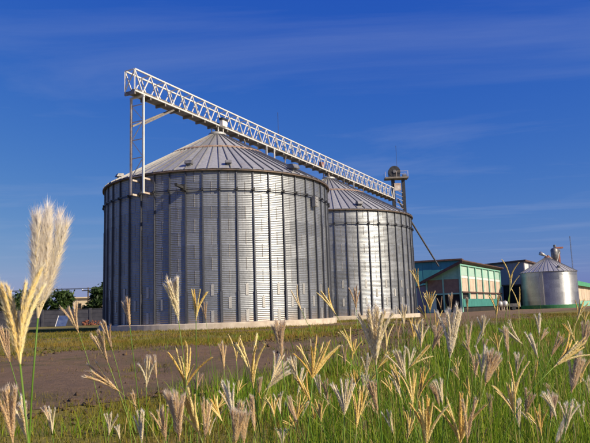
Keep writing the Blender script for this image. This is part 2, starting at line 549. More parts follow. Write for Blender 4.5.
def strip(name, A, B, mrows, lift=0.006, A0=None, B0=None):
    ts = np.linspace(0, 1, mrows)
    P = A[:, None, :] * (1 - ts)[None, :, None] + B[:, None, :] * ts[None, :, None]
    if A0 is not None:      # ragged edges only: the inner rows follow the smooth outline
        P = A0[:, None, :] * (1 - ts)[None, :, None] + B0[:, None, :] * ts[None, :, None]
        P = P + (A - A0)[:, None, :] * ((1 - ts) ** 9)[None, :, None] + (B - B0)[:, None, :] * (ts ** 9)[None, :, None]
    z = ground_h(P[..., 0], P[..., 1]) + lift
    # ruts and lumps, level at the edges
    edge = np.sin(np.pi * ts)[None, :] ** 0.5
    near = np.clip((19 - P[..., 1]) / 6, 0, 1) * np.clip((6 - P[..., 0]) / 4, 0, 1)
    lump = 0.02 + 0.008 * np.sin(P[..., 0] * 3.1 + P[..., 1] * 1.3) + 0.02 * (vnoise(P[..., 0], P[..., 1], 0.9, 8) - .5) + 0.03 * (vnoise(P[..., 0], P[..., 1], 0.35, 9) - .5)
    rut = sum(np.exp(-((ts - c_) / 0.028) ** 2) for c_ in (0.30, 0.47, 0.62, 0.78))[None, :] * (0.6 + 0.8 * vnoise(P[..., 0], P[..., 1], 2.0, 10))
    z = z + edge * (near * (lump + 0.02 - 0.032 * rut) + 0.012)
    n, k = P.shape[:2]
    id_ = np.arange(n * k).reshape(n, k)
    q = np.stack([id_[:-1, :-1], id_[1:, :-1], id_[1:, 1:], id_[:-1, 1:]], -1).reshape(-1, 4)
    o = link(name, np_mesh(name, np.concatenate([P, z[..., None]], -1).reshape(-1, 3), q, M['dirt'], True))
    o['kind'] = 'structure'
    return o
strip('dirt_track', NE, FE, 70, 0.006, NE0, FE0)
strip('worn_path', PA, PB, 8)

# ------------------------------------------------------------------ grain silos
C1 = Vector((-5.2587, 43.2213, 0)); C2 = Vector((3.3435, 59.3551, 0))
SR, SH, SA, SB = 7.5, 9.13, 13.38, 0.35      # radius, eave, apex, plinth top
NST, NRING = 48, 12
RH = (SH - SB) / NRING

def wall_sheet_mesh():
    nseg, waves, per = 8, 7, 6
    a0, a1 = 0.0, 2 * 2 * math.pi / NST
    angs = list(np.linspace(a0, a1, nseg))
    nv = waves * per
    vs = []
    for k in range(nv + 1):
        z = (RH + 0.02) * k / nv
        for i, a in enumerate(angs):
            r = SR + 0.0075 * math.sin(2 * math.pi * k / per)
            vs.append((r * math.cos(a), r * math.sin(a), z))
    n = len(angs); fs = []
    for k in range(nv):
        for i in range(n - 1):
            fs.append((k * n + i, k * n + i + 1, (k + 1) * n + i + 1, (k + 1) * n + i))
    b = MB(); b.add(vs, fs)
    # lapped, bolted edge: a narrow proud strip with its own shading
    vs = []
    lap = (a1 - 0.004, a1 - 0.0035, a1 + 0.0035, a1 + 0.004)
    for k in range(nv + 1):
        z = (RH + 0.02) * k / nv
        for i, a in enumerate(lap):
            r = SR + 0.0075 * math.sin(2 * math.pi * k / per) + (0.004 if i in (1, 2) else 0.001)
            vs.append((r * math.cos(a), r * math.sin(a), z))
    b.cur = 1
    b.add(vs, [(k * 4 + i, k * 4 + i + 1, k * 4 + i + 5, k * 4 + i + 4) for k in range(nv) for i in range(3)])
    me = b.mesh('wall_sheet', [M['wall'], M['lap']], True)
    sm_ = [True] * len(fs) + [bool(i == 1) for k in range(nv) for i in range(3)]
    me.polygons.foreach_set('use_smooth', sm_)
    return me
SHEET = wall_sheet_mesh()

def stiffener_mesh():
    b = MB()
    z1, z2 = SB + 1.75, SB + 6.0
    for z0, zt, w, d in ((SB + 0.01, z1, 0.185, 0.11), (z1 + 0.005, z2, 0.125, 0.09), (z2 + 0.005, SH - 0.03, 0.10, 0.07)):
        # hat section: two flanges and a raised web
        x0 = SR + 0.016
        b.box(x0, x0 + 0.012, -w / 2, w / 2, z0, zt)
        b.box(x0 + 0.012, x0 + d, -w * 0.30, w * 0.30, z0, zt - 0.004)
    for z in np.arange(SB + 0.35, SH - 0.2, RH):
        b.box(SR + 0.028, SR + 0.042, -0.045 - 0.012, -0.045 + 0.012, z, z + 0.03)
    return b.mesh('stiffener', M['stiff'])
STIFF = stiffener_mesh()

def roof_point(r):
    return SA - 0.15 - (SA - 0.15 - SH) * ((r - 0.45) / (SR + 0.18 - 0.45))

def roof_panel_mesh(r0, r1, n, lift):
    """one wedge sheet with a raised standing rib on its left edge"""
    a = 2 * math.pi / n
    b = MB()
    z0, z1 = roof_point(r0) + lift, roof_point(r1) + lift
    def pt(r, ang, dz):
        return (r * math.cos(ang), r * math.sin(ang), roof_point(r) + lift + dz)
    rr = [r0 + (r1 - r0) * k / 4 for k in range(5)]
    b.add([pt(r, ang, dz) for r in rr for ang, dz in ((0, 0), (a * 0.33, 0.012), (a * 0.66, 0.012), (a, 0))],
          [(k * 4 + i, k * 4 + i + 4, k * 4 + i + 5, k * 4 + i + 1) for k in range(4) for i in range(3)])
    b.cur = 1
    w = 0.028
    vs = []
    for r in (r0, r1):
        da = w / r
        vs += [pt(r, -da, 0.0), pt(r, -da * 0.7, 0.075), pt(r, da * 0.7, 0.075), pt(r, da, 0.0)]
    b.add(vs, [(0, 4, 5, 1), (1, 5, 6, 2), (2, 6, 7, 3), (4, 7, 6, 5), (0, 1, 2, 3)])
    return b.mesh('roof_panel', [M['roof'], M['rib']])
NOUT, NIN, RJ = 72, 36, 3.25
ROOF_O = roof_panel_mesh(RJ - 0.06, SR + 0.18, NOUT, 0.0)
ROOF_I = roof_panel_mesh(0.46, RJ + 0.12, NIN, 0.045)

def ring_mesh(name, r, z, w, h, mat, n=96):
    b = MB()
    b.lathe([(r, z), (r + w, z), (r + w, z + h), (r, z + h), (r, z)], n, caps=False)
    return b.mesh(name, mat)

def make_silo(label, C, rot, plate_rings, vents, seed):
    g = random.Random(seed)
    t = thing('grain_silo', label, 'silo', C, rot, 'corrugated grain silos under the conveyor')
    b = MB(); b.lathe([(SR + 0.34, -0.3), (SR + 0.34, SB - 0.03), (SR + 0.30, SB), (SR - 0.6, SB)], 96)
    b.build('foundation', M['concrete'], t)
    da = 2 * math.pi / NST
    for k in range(NRING):
        for s in range(NST // 2):
            o = link('wall_sheet', SHEET, t, (0, 0, SB + k * RH), (2 * s + (k % 2) - 0.5) * da)
            o.scale = (1 + 0.0008 * (k % 2),) * 2 + (1,)
    for s in range(NST):
        link('stiffener', STIFF, t, (0, 0, 0), s * da)
    pm = MB(); pm.box(SR + 0.018, SR + 0.03, -0.085, 0.085, 0.04, RH - 0.06)
    pm = pm.mesh('seam_plate', M['seam'])
    for k in plate_rings:
        for s in range(NST // 2):
            link('seam_plate', pm, t, (0, 0, SB + k * RH), (2 * s + (k % 2) - 0.5) * da)
    link('wind_ring', ring_mesh('wind_ring', SR + 0.115, SH - 1.2, 0.05, 0.06, M['dark']), t)
    cl = MB(); cl.box(SR + 0.09, SR + 0.20, -0.05, 0.05, SH - 1.25, SH - 1.10)
    cl = cl.mesh('ring_clamp', M['dark'])
    for s in range(NST):
        link('ring_clamp', cl, t, (0, 0, 0), s * da)
    for s in range(NOUT):
        link('roof_panel', ROOF_O, t, (0, 0, 0), 2 * math.pi * s / NOUT)
    for s in range(NIN):
        link('roof_panel', ROOF_I, t, (0, 0, 0), 2 * math.pi * s / NIN)
    link('eave_ring', ring_mesh('eave_ring', SR + 0.03, SH - 0.10, 0.17, 0.075, M['eave']), t)
    b = MB()
    r0, r1 = RJ + 0.10, RJ + 0.26
    b.lathe([(r0, roof_point(r0) + 0.03), (r1, roof_point(r1) + 0.03), (r1, roof_point(r1) + 0.075), (r0, roof_point(r0) + 0.10)], 72, caps=False)
    b.build('roof_ring', M['rust'], t)
    b = MB(); b.lathe([(0.62, roof_point(0.62)), (0.62, SA - 0.02), (0.52, SA + 0.05), (0.36, SA + 0.06)], 32)
    b.build('peak_cap', M['roof'], t, True)
    for ang, r, sc in vents:
        vm = MB()
        z = roof_point(r)
        w, hh = 0.24 * sc, 0.30 * sc
        # square neck with a sloped hood whose mouth faces down the roof
        vm.box(-w * 0.7, w * 0.7, -w * 0.7, w * 0.7, -0.25, hh * 0.5)
        vm.add([(-w, -w, hh * .45), (w * 1.5, -w, hh * .30), (w * 1.5, w, hh * .30), (-w, w, hh * .45),
                (-w * .8, -w, hh * 1.25), (w * 0.9, -w, hh * 1.15), (w * 0.9, w, hh * 1.15), (-w * .8, w, hh * 1.25)],
               [(3, 2, 1, 0), (4, 5, 6, 7), (0, 1, 5, 4), (1, 2, 6, 5), (2, 3, 7, 6), (3, 0, 4, 7)])
        a = ang - rot
        o = vm.build('roof_vent', M['vent'], t, False, (r * math.cos(a), r * math.sin(a), z))
        o.rotation_euler = (0, 0, a)
    return t

def ang_of(C, px, py, z):
    """angle round silo axis where the photo pixel's ray meets height z (near side)"""
    d = at(px, py, 10.0) - Vector((0, 0, CAM_H))
    p = Vector((0, 0, CAM_H)) + d * ((z - CAM_H) / d.z)
    v = p - C
    return math.atan2(v.y, v.x), math.hypot(v.x, v.y)

def wall_ang(C, px):
    """angle of the near wall point at photo column px (horizon level)"""
    d = at(px, 316, 10.0); d = Vector((d.x, d.y)).normalized()
    c = Vector((C.x, C.y)); m = c.dot(d); q = c.length_squared - SR * SR
    t = m - math.sqrt(m * m - q)
    p = d * t - c
    return math.atan2(p.y, p.x)

vents1 = [(wall_ang(C1, x), 7.05, sc) for x, sc in ((188, 0.85), (232, 0.75), (303, 1.1), (112, 0.8))]
a2, r2 = wall_ang(C2, 367), 7.0
ROT1 = wall_ang(C1, 221.6); ROT2 = wall_ang(C2, 362)
silo1 = make_silo('larger looking near corrugated steel silo, leftmost, with conical roof', C1, ROT1, (0, 1, 2), vents1, 1)
silo2 = make_silo('second corrugated steel silo, farther back and partly behind the near silo', C2, ROT2, (0, 1, 2, 3), [(a2, min(r2, 7.0), 1.0), (a2 + 2.2, 6.9, 1.0)], 2)
# small grey box with rusty mesh on the near silo's right flank, under the wind ring
a = wall_ang(C1, 316) - ROT1
b = MB(); er = Vector((math.cos(a), math.sin(a), 0)); et = Vector((-er.y, er.x, 0))
b.obox(er * (SR + 0.12) - et * 0.2 + Vector((0, 0, SH - 1.85)), et * 0.4, er * 0.25, Vector((0, 0, 0.62)))
for k in range(3):
    b.obox(er * (SR + 0.372) - et * 0.17 + Vector((0, 0, SH - 1.80 + 0.2 * k)), et * 0.34, er * 0.02, Vector((0, 0, 0.12)))
jb = b.build('junction_box', M['seam'], silo1); jb['label'] = 'pale box hung under the wind ring'
# arm bracketed to the wind ring that throws the slanting shadow
a = wall_ang(C1, 186) - ROT1
b = MB(); er = Vector((math.cos(a), math.sin(a), 0)); et = Vector((-er.y, er.x, 0))
p0 = er * (SR + 0.16) + Vector((0, 0, SH - 1.12))
b.obox(p0 - et * 0.14 - Vector((0, 0, .16)), et * 0.28, er * 0.3, Vector((0, 0, 0.36)))
b.beam(p0 + er * 0.3, p0 + er * 1.5 + Vector((0, 0, -0.05)), 0.14)
b.build('bracket_arm', M['dark'], silo1)

# ------------------------------------------------------------------ conveyor bridge
UX = (C2 - C1).normalized(); NX = Vector((UX.y, -UX.x, 0)); UZ = Vector((0, 0, 1))
S0, S1, BW, ZB, ZT = -8.78, 36.0, 0.74, 13.86, 15.17
NP = 33
PL = (S1 - S0) / NP
def bp(s, w, z):
    return C1 + UX * s + NX * w + UZ * z
bridge = thing('conveyor_bridge', 'long white lattice conveyor bridge running above both silo roofs', 'conveyor', bp(S0, 0, 0) * 1.0)
bridge.location = (0, 0, 0)
def part(name, mat, f, parent=bridge, smooth=False):
    b = MB(); f(b)
    return b.build(name, mat, parent, smooth)
for w in (-BW / 2, BW / 2):
    for z in (ZB, ZT):
        part('chord', M['truss'], lambda b: b.beam(bp(S0, w, z), bp(S1, w, z), 0.085, 0.085))
    for k in range(NP):
        sa, sm, sb = S0 + k * PL, S0 + (k + 0.5) * PL, S0 + (k + 1) * PL
        part('diagonal', M['truss'], lambda b: b.beam(bp(sa, w, ZT - 0.04), bp(sm, w, ZB + 0.04), 0.058))
        part('diagonal', M['truss'], lambda b: b.beam(bp(sm, w, ZB + 0.04), bp(sb, w, ZT - 0.04), 0.058))
for k in range(NP + 1):
    s = S0 + k * PL
    part('cross_bar', M['truss'], lambda b: b.beam(bp(s, -BW / 2 + 0.045, ZT), bp(s, BW / 2 - 0.045, ZT), 0.055))
    part('joist', M['truss_dark'], lambda b: b.beam(bp(s + 0.02, -BW / 2 - 0.02, ZB - 0.13), bp(s + 0.02, BW / 2 + 0.02, ZB - 0.13), 0.10, 0.16))
for s in (S0, S1):
    for w in (-BW / 2, BW / 2):
        part('end_post', M['truss'], lambda b: b.beam(bp(s, w, ZB + 0.045), bp(s, w, ZT - 0.045), 0.07))
part('end_brace', M['truss'], lambda b: b.beam(bp(S0 - 0.01, -BW / 2, ZB + 0.05), bp(S0 - 0.01, BW / 2, ZT - 0.05), 0.05))
part('floor_trough', M['truss_dark'], lambda b: b.obox(bp(S0 + 0.03, -BW / 2 + 0.06, ZB - 0.05), NX * (BW - 0.12), UX * (S1 - S0 - 0.06), UZ * 0.09))
part('conveyor_pan', M['truss_dark'], lambda b: b.obox(bp(S0 + 0.3, -0.20, ZB + 0.045), NX * 0.4, UX * (S1 - S0 - 0.6), UZ * 0.20))
# support tower on the near silo's wall
ST = -8.15
TW = 0.47
for w in (-TW, TW):
    part('tower_leg', M['tower_rust'] if w < 0 else M['truss'], lambda b: b.beam(bp(ST, w, 7.85), bp(ST, w, ZB - 0.22), 0.11, 0.11, NX))
part('tower_head', M['truss'], lambda b: b.beam(bp(ST, -TW - 0.08, ZB - 0.17), bp(ST, TW + 0.08, ZB - 0.17), 0.12, 0.10))
zz = [8.9, 10.0, 11.1, 12.2, 13.2]
for i, z in enumerate(zz):
    part('tower_rung', M['tower_rust'], lambda b: b.beam(bp(ST, -TW + 0.06, z), bp(ST, TW - 0.06, z), 0.05))
    if i < len(zz) - 1:
        q = 1 if i % 2 else -1
        part('tower_brace', M['truss'], lambda b: b.beam(bp(ST + .03, q * (TW - 0.05), z + 0.04), bp(ST + .03, -q * (TW - 0.05), zz[i + 1] - 0.04), 0.04))
for w in (-TW, TW):
    for z in (7.90, 8.75):
        part('tower_bracket', M['tower_rust'], lambda b: b.beam(bp(ST + 0.056, w, z), bp(-math.sqrt(SR * SR - w * w) - 0.02, w, z), 0.12, 0.10))
part('tie_beam', M['truss_dark'], lambda b: b.beam(bp(ST + 0.07, -TW, 12.0), bp(ST + 3.1, -0.2, ZB - 0.15), 0.10))
part('tie_beam', M['truss_dark'], lambda b: b.beam(bp(ST + 0.07, TW, 12.0), bp(ST + 3.1, 0.2, ZB - 0.15), 0.10))
# trestles standing on the roofs
def trestle(s, z0, mat, half=BW / 2 + 0.02, width=0.09):
    for w in (-half, half):
        part('trestle_leg', mat, lambda b: b.beam(bp(s, w, z0), bp(s, w, ZB - 0.06), width, width, NX))
    part('trestle_foot', mat, lambda b: b.beam(bp(s, -half - 0.12, z0 - 0.03), bp(s, half + 0.12, z0 - 0.03), 0.10, 0.08))
def roof_z(s, C, c):
    return roof_point(abs(s - c) + 0.0) + 0.09
trestle(6.1, roof_z(6.1, C1, 0), M['truss'])
trestle(7.3, roof_z(7.3, C1, 0), M['truss'])
part('trestle_rail', M['truss'], lambda b: b.beam(bp(6.1, BW / 2 + 0.02, roof_z(7.3, C1, 0) + 0.9), bp(7.3, BW / 2 + 0.02, roof_z(7.3, C1, 0) + 0.9), 0.07))
trestle(18.28 - 0.5, SA + 0.03, M['tower_rust'], 0.25)
trestle(18.28 + 5.2, roof_z(18.28 + 5.2, C2, 18.28), M['truss'])
for s, e, z in ((4.6, 5.6, 10.75), (8.1, 8.9, 9.3)):
    pass
for sa, sb in ((3.0, 4.2), (9.4, 7.9), (21.2, 22.2), (26.4, 25.2)):
    c = 0 if sa < 10 else 18.28
    part('brace', M['truss_dark'], lambda b: b.beam(bp(sa, BW / 2 - 0.08, ZB - 0.2), bp(sb, BW / 2 - 0.08, max(SH + 0.12, roof_point(abs(sb - c)) + 0.02) if abs(sb - c) < 7.5 else SH), 0.075))
# discharge spout over the near peak
part('discharge_box', M['white'], lambda b: b.obox(bp(-0.30, BW / 2 + 0.045, ZB - 0.05), UX * 0.55, NX * 0.26, UZ * 0.42))
part('discharge_cap', M['dark'], lambda b: b.obox(bp(-0.36, BW / 2 + 0.046, ZB + 0.372), UX * 0.67, NX * 0.30, UZ * 0.16))
for s in (-0.3, 0.3):
    for w in (-0.28, 0.28):
        part('spout_leg', M['truss'], lambda b: b.beam(bp(s, w, SA + 0.04), bp(s, w, ZB - 0.05), 0.07, 0.07, NX))
for c in (0.0, 18.28):
    part('drop_spout', M['vent'], lambda b: b.tube([bp(c, 0, SA - 0.1), bp(c, 0, ZB - 0.05)], 0.16, 14))
part('lightning_rod', M['wire'], lambda b: b.tube([bp(8.1, BW / 2, ZT + 0.03), bp(8.1, BW / 2, ZT + 1.9)], 0.018, 6))
part('motor', M['redox'], lambda b: b.obox(bp(16.2, BW / 2 - 0.32, ZB + 0.25), UX * 0.55, NX * 0.3, UZ * 0.42))

# ------------------------------------------------------------------ bucket elevator at the far end
EC = bp(37.1, 0, 0)
elev = thing('bucket_elevator', 'dark bucket elevator tower with round head at the far end of the conveyor bridge', 'elevator', EC)
ED = EC.y
def ez(y):
    return at(397, y, ED).z
def epart(name, mat, f, smooth=False):
    b = MB(); f(b)
    return b.build(name, mat, elev, smooth)
hx = at(394, 172.5, ED).x - EC.x
for w in (-0.62, 0.62):
    x0 = hx + 0.42 + w
    epart('leg_casing', M['dark'], lambda b: b.box(x0 - 0.19, x0 + 0.19, -0.22, 0.22, 0, ez(180)))
epart('base_boot', M['dark'], lambda b: b.box(hx + 0.42 - 1.1, hx + 0.42 + 1.1, -0.45, 0.45, 0, 0.9))
pz = ez(178.5)
epart('platform', M['truss_dark'], lambda b: b.box(hx - 1.2, hx + 1.62, -0.7, 0.7, pz - 0.09, pz + 0.09))
for x in (hx - 1.15, hx + 0.2, hx + 1.57):
    for y in (-0.66, 0.66):
        epart('rail_post', M['tower_rust'], lambda b: b.beam((x, y, pz + 0.09), (x, y, pz + 0.75), 0.04))
for y in (-0.66, 0.66):
    epart('hand_rail', M['tower_rust'], lambda b: b.beam((hx + 0.25, y, pz + 0.78), (hx + 1.6, y, pz + 0.78), 0.04))
hz = ez(172.2)
def head(b):
    vs = []; n = 24
    for y in (-0.42, 0.42):
        for k in range(n):
            t = 2 * math.pi * k / n
            vs.append((hx + 0.72 * math.cos(t), y, hz + 0.72 * math.sin(t)))
    b.add(vs, [tuple(range(n)), tuple(reversed(range(n, 2 * n)))] + [(k, k + n, (k + 1) % n + n, (k + 1) % n) for k in range(n)])
epart('head_housing', M['dark'], head)
epart('head_hub', M['vent'], lambda b: b.tube([(hx, -0.43, hz), (hx, -0.52, hz)], 0.22, 16))
epart('head_skirt', M['dark'], lambda b: b.box(hx - 0.66, hx + 0.66, -0.40, 0.40, pz + 0.09, hz - 0.2))
epart('motor', M['vent'], lambda b: b.tube([(hx + 1.0, 0, pz + 0.33), (hx + 1.5, 0, pz + 0.33)], 0.2, 14))
epart('discharge_chute', M['tower_rust'], lambda b: b.obox((hx - 0.1, -0.34, ez(191)), (0.8, 0, 0), (0, 0.1, 0), (0, 0, 0.9)))
for k in range(5):
    z = ez(190 + 4 * k)
    epart('cross_brace', M['tower_rust'], lambda b: b.beam((hx + 0.0, -0.26, z), (hx + 0.86, -0.26, z - 0.42), 0.05))
epart('lightning_rod', M['wire'], lambda b: b.tube([(hx + 0.45, 0.3, hz + 0.5), (hx + 0.45, 0.3, ez(145))], 0.018, 6))
pend = at(438.5, 266, 96.0)
epart('spout_pipe', M['vent'], lambda b: b.tube([at(398, 200, ED) - EC, pend - EC], 0.12, 12))

# ------------------------------------------------------------------ green shed
SO = Vector((on_ground(461, 311.3).x, on_ground(461, 311.3).y, 0))
SO = Vector((23.05, 90.0, 0))
AD = Vector((math.sin(R(30)), math.cos(R(30)), 0)); BD = Vector((-AD.y, AD.x, 0)); ON = -BD; GN = -AD
shed = thing('green_shed', 'mint green shed with beige panels and brown lean-to roof right of the silos', 'shed', SO)
LF, LG = 25.0, 4.9
def sp(a, b, z, out=0.0, gout=0.0):
    return AD * a + BD * b + UZ * z + ON * out + GN * gout
def spart(name, mat, f, smooth=False, label=None):
    b = MB(); f(b)
    o = b.build(name, mat, shed, smooth)
    if label:
        o['label'] = label
    return o
ZH, ZL = 6.85, 4.7
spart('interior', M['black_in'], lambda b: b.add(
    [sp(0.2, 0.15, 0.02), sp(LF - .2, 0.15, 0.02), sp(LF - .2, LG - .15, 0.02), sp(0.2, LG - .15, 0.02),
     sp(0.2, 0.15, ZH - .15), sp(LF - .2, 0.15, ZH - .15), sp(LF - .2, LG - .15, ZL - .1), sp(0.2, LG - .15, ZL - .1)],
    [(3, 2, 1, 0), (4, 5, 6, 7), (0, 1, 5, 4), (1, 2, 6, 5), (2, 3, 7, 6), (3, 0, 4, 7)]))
NB = 6
bw = LF / NB
for k in range(NB):
    a0, a1 = k * bw + 0.25, (k + 1) * bw - 0.25
    spart('louvre_panel', M['mint_pale'], lambda b: b.obox(sp(a0, 0.1, 5.25), AD * (a1 - a0), ON * 0.13, UZ * (ZH - 5.3)))
    spart('lintel_board', M['white'], lambda b: b.obox(sp(a0, 0.1, 4.85), AD * (a1 - a0), ON * 0.17, UZ * 0.36))
    # beige boards, each bay of four
    for j in range(4):
        w = (a1 - a0) / 4
        spart('board', M['beige'], lambda b: b.obox(sp(a0 + j * w + 0.015, 0.1, 2.95), AD * (w - 0.03), ON * (0.12 + 0.01 * (j % 2)), UZ * 1.88))
        if k > 0:
            spart('board', M['beige'], lambda b: b.obox(sp(a0 + j * w + 0.015, 0.1, 1.9), AD * (w - 0.03), ON * (0.11 + 0.01 * (j % 2)), UZ * 0.85))
for k in range(NB + 1):
    a0 = min(k * bw, LF - 0.15)
    spart('post', M['mint'], lambda b: b.obox(sp(a0 - 0.18, 0.1, 0.0), AD * 0.36, ON * 0.30, UZ * (ZH - 0.03)) if k == 0 else b.obox(sp(a0 - 0.18, 0.1, 1.88), AD * 0.36, ON * 0.30, UZ * (ZH - 1.91)))
spart('rail', M['roof_brown'], lambda b: b.obox(sp(-0.1, -0.22, 2.76), AD * LF, ON * 0.12, UZ * 0.17))
spart('skirt', M['teal_dark'], lambda b: b.obox(sp(0.0, -0.06, 0.75), AD * LF, ON * 0.22, UZ * 1.12))
spart('plinth', M['black_in'], lambda b: b.obox(sp(0.2, 0.05, 0.0), AD * (LF - .4), ON * 0.12, UZ * 0.75))
spart('top_beam', M['mint'], lambda b: b.obox(sp(0.0, 0.0, ZH - 0.22), AD * LF, ON * 0.24, UZ * 0.18))
# gable end
def gz_(b_):
    return ZH + (ZL - ZH) * (b_ / LG)
gbays = [(0.2, 2.35), (2.5, LG - 0.2)]
for b0, b1 in gbays:
    spart('mesh_panel', M['brown_panel'], lambda b: b.obox(sp(0, b0, 2.75), BD * (b1 - b0), GN * 0.10, UZ * 1.95))
spart('gable_panel', M['mint'], lambda b: b.add(
    [sp(0, 0.15, 4.85), sp(0, LG - 0.1, 4.85 if gz_(LG - .1) > 4.9 else gz_(LG - .1) - 0.12), sp(0, 0.15, gz_(0.15) - 0.1),
     sp(0, 0.15, 4.85, 0, .09), sp(0, LG - 0.1, gz_(LG - .1) - 0.12, 0, .09), sp(0, 0.15, gz_(0.15) - 0.1, 0, .09)],
    [(0, 1, 2), (3, 5, 4), (0, 3, 4, 1), (1, 4, 5, 2), (2, 5, 3, 0)]))
for b_ in (0.02, 2.42, LG - 0.02):
    spart('post', M['mint'], lambda b: b.obox(sp(0, b_ - 0.11, 0), BD * 0.22, GN * 0.17, UZ * (gz_(b_) - 0.12)))
for z in (2.55, 4.72):
    spart('beam', M['mint'], lambda b: b.obox(sp(0, 0.13, z), BD * (LG - 0.26), GN * 0.14, UZ * 0.2))
spart('door', M['mint_pale'], lambda b: b.obox(sp(0, 3.6, 0.05), BD * 1.1, GN * 0.12, UZ * 2.4), label='pale door leaf at the left of the shaded end')
spart('opening_frame', M['mint'], lambda b: b.obox(sp(0, 1.5, 0.0), BD * 0.12, GN * 0.10, UZ * 2.54))
# roof with its own sheets
nsh = 14
for k in range(nsh):
    a0 = -0.9 + k * (LF + 1.5) / nsh
    aw = (LF + 1.5) / nsh - 0.02
    spart('roof_sheet', M['roof_brown'], lambda b: b.obox(sp(a0, -0.75, ZH + 0.33 - 0.0), AD * aw, BD * (LG + 1.5) + UZ * ((ZL - ZH) / LG * (LG + 1.5)), UZ * (0.14 + 0.01 * (k % 2))))
for b_ in (0.3, 2.4, LG - 0.2):
    spart('purlin', M['roof_brown'], lambda b: b.obox(sp(-0.85, b_, gz_(b_) - 0.02), AD * (LF + 1.3), BD * 0.14, UZ * 0.17))
spart('fascia', M['roof_brown'], lambda b: b.obox(sp(-0.93, -0.78, ZH + 0.05), BD * (LG + 1.5) + UZ * ((ZL - ZH) / LG * (LG + 1.5)), AD * 0.06, UZ * 0.34))
# low side annex left of the shed
b = MB(); b.obox(sp(1.0, LG + 0.3, 0), AD * 8, BD * 1.6, UZ * 4.1)
o = b.build('annex_wall', M['grey_wall'], shed); o['label'] = 'grey side annex'
b = MB(); b.obox(sp(0.9, LG + 0.2, 4.104), AD * 8.2, BD * 1.9 - UZ * 0.3, UZ * 0.1)
b.build('annex_roof', M['roof_brown'], shed)

# ------------------------------------------------------------------ other buildings on the right
def clad_building(name, label, O, a, b_, La, Lb, z0, z1, mat, roof_mat, n, kind='low', zslope=0.0, lower=None):
    """box hall clad in sheets; O near corner, a and b_ unit directions along its two visible walls"""
    t = thing(name, label, 'building', O)
    q = MB(); q.obox(a * 0.1 + b_ * 0.1 + UZ * 0.01, a * (La - .2), b_ * (Lb - .2), UZ * (z1 - 0.3 + min(0, zslope)))
    q.build('core', M['black_in'], t)
    for L, d, o_, nn, sl in ((La, a, -b_, n, zslope), (Lb, b_, -a, max(3, int(n * Lb / La)), 0)):
        w = L / nn
        for k in range(nn):
            zt0 = z1 + sl * (k / nn); zt1 = z1 + sl * ((k + 1) / nn)
            q = MB()
            p0 = d * (k * w + 0.01); p1 = d * ((k + 1) * w - 0.01)
            th = 0.07 + 0.02 * (k % 2)
            vs = [p0 + UZ * z0, p1 + UZ * z0, p1 + UZ * zt1, p0 + UZ * zt0]
            vs = vs + [v + o_ * th for v in vs]
            q.add(vs, [(0, 1, 2, 3), (7, 6, 5, 4), (0, 4, 5, 1), (1, 5, 6, 2), (2, 6, 7, 3), (3, 7, 4, 0)])
            q.build('wall_sheet', mat, t)
    if lower:
        for L, d, o_ in ((La, a, -b_), (Lb, b_, -a)):
            q = MB(); q.obox(d * 0.0 + UZ * (z0 - 0.25), d * L, o_ * 0.14, UZ * 0.22); q.build('beam', M['roof_brown'], t)
            for k in range(5):
                q = MB(); q.obox(d * (L - 0.3) * k / 4 + UZ * 0, d * 0.3, o_ * 0.12, UZ * (z0 - 0.26)); q.build('post', lower, t)
    q = MB(); q.obox(-a * 0.5 - b_ * 0.5 + UZ * (z1 + 0.04), a * (La + 1.0) + UZ * zslope, b_ * (Lb + 1), UZ * 0.3)
    q.build('roof', roof_mat, t)
    return t
# teal hall behind
TO = at(446, 300, 118); TO.z = 0
clad_building('teal_hall', 'teal sheet metal hall behind the brown shed roof and second silo', at(462, 300, 112).xy.to_3d(), Vector((-0.94, 0.342, 0)), Vector((0.342, 0.94, 0)), 26, 14, 0, at(440, 262.0, 114).z, M['teal_wall'], M['roof_brown'], 16)
# grey open-sided hall
GO = at(526.5, 300, 116).xy.to_3d()
gh = clad_building('grey_hall', 'grey open-sided hall between the green shed and the small silo', GO, BD, AD, 16, 18, at(510, 284.5, 117).z, at(526, 261.5, 116).z, M['grey_wall'], M['roof_brown'], 8, zslope=-0.75, lower=M['grey_wall'])
q = MB(); q.obox(-BD * 0.02 + UZ * at(526, 270.5, 116).z + AD * 0.1, AD * 5.0, -BD * 0.14, UZ * 1.3); q.build('vent_panel', M['white'], gh)
# green-roofed hall at the right edge
q0 = at(567, 300, 124).xy.to_3d()
gt = thing('green_roofed_hall', 'pale low hall with green roof at the right edge behind the small silo', 'building', q0)
zt = at(575, 279, 129).z
q = MB(); q.obox(UZ * 0.0, AD * 60, BD * 5, UZ * (zt - 0.5)); q.build('core_wall', M['cream'], gt)
for k in range(22):
    q = MB(); q.obox(AD * (0.05 + k * 60 / 22) + UZ * 1.3, AD * (60 / 22 - 0.1), ON * (0.1 + .02 * (k % 2)), UZ * (zt - 2.0)); q.build('wall_panel', M['beige'], gt)
q = MB(); q.obox(-AD * 0.1, AD * 60.2, ON * 0.16, UZ * 1.2); q.build('base_band', M['mint'], gt)
for k in range(22):
    q = MB(); q.obox(-AD * 0.6 + AD * k * 2.78 + ON * 0.9 + UZ * (zt - 0.35), AD * 2.76, BD * 6.4 + UZ * 1.2, UZ * (0.16 + .015 * (k % 2))); q.build('roof_sheet', M['green_roof'], gt)
q = MB(); q.obox(-AD * 0.6 + ON * 0.93 + UZ * (zt - 1.15), AD * 61.2, BD * 0.05, UZ * 0.78); q.build('fascia', M['green_roof'], gt)

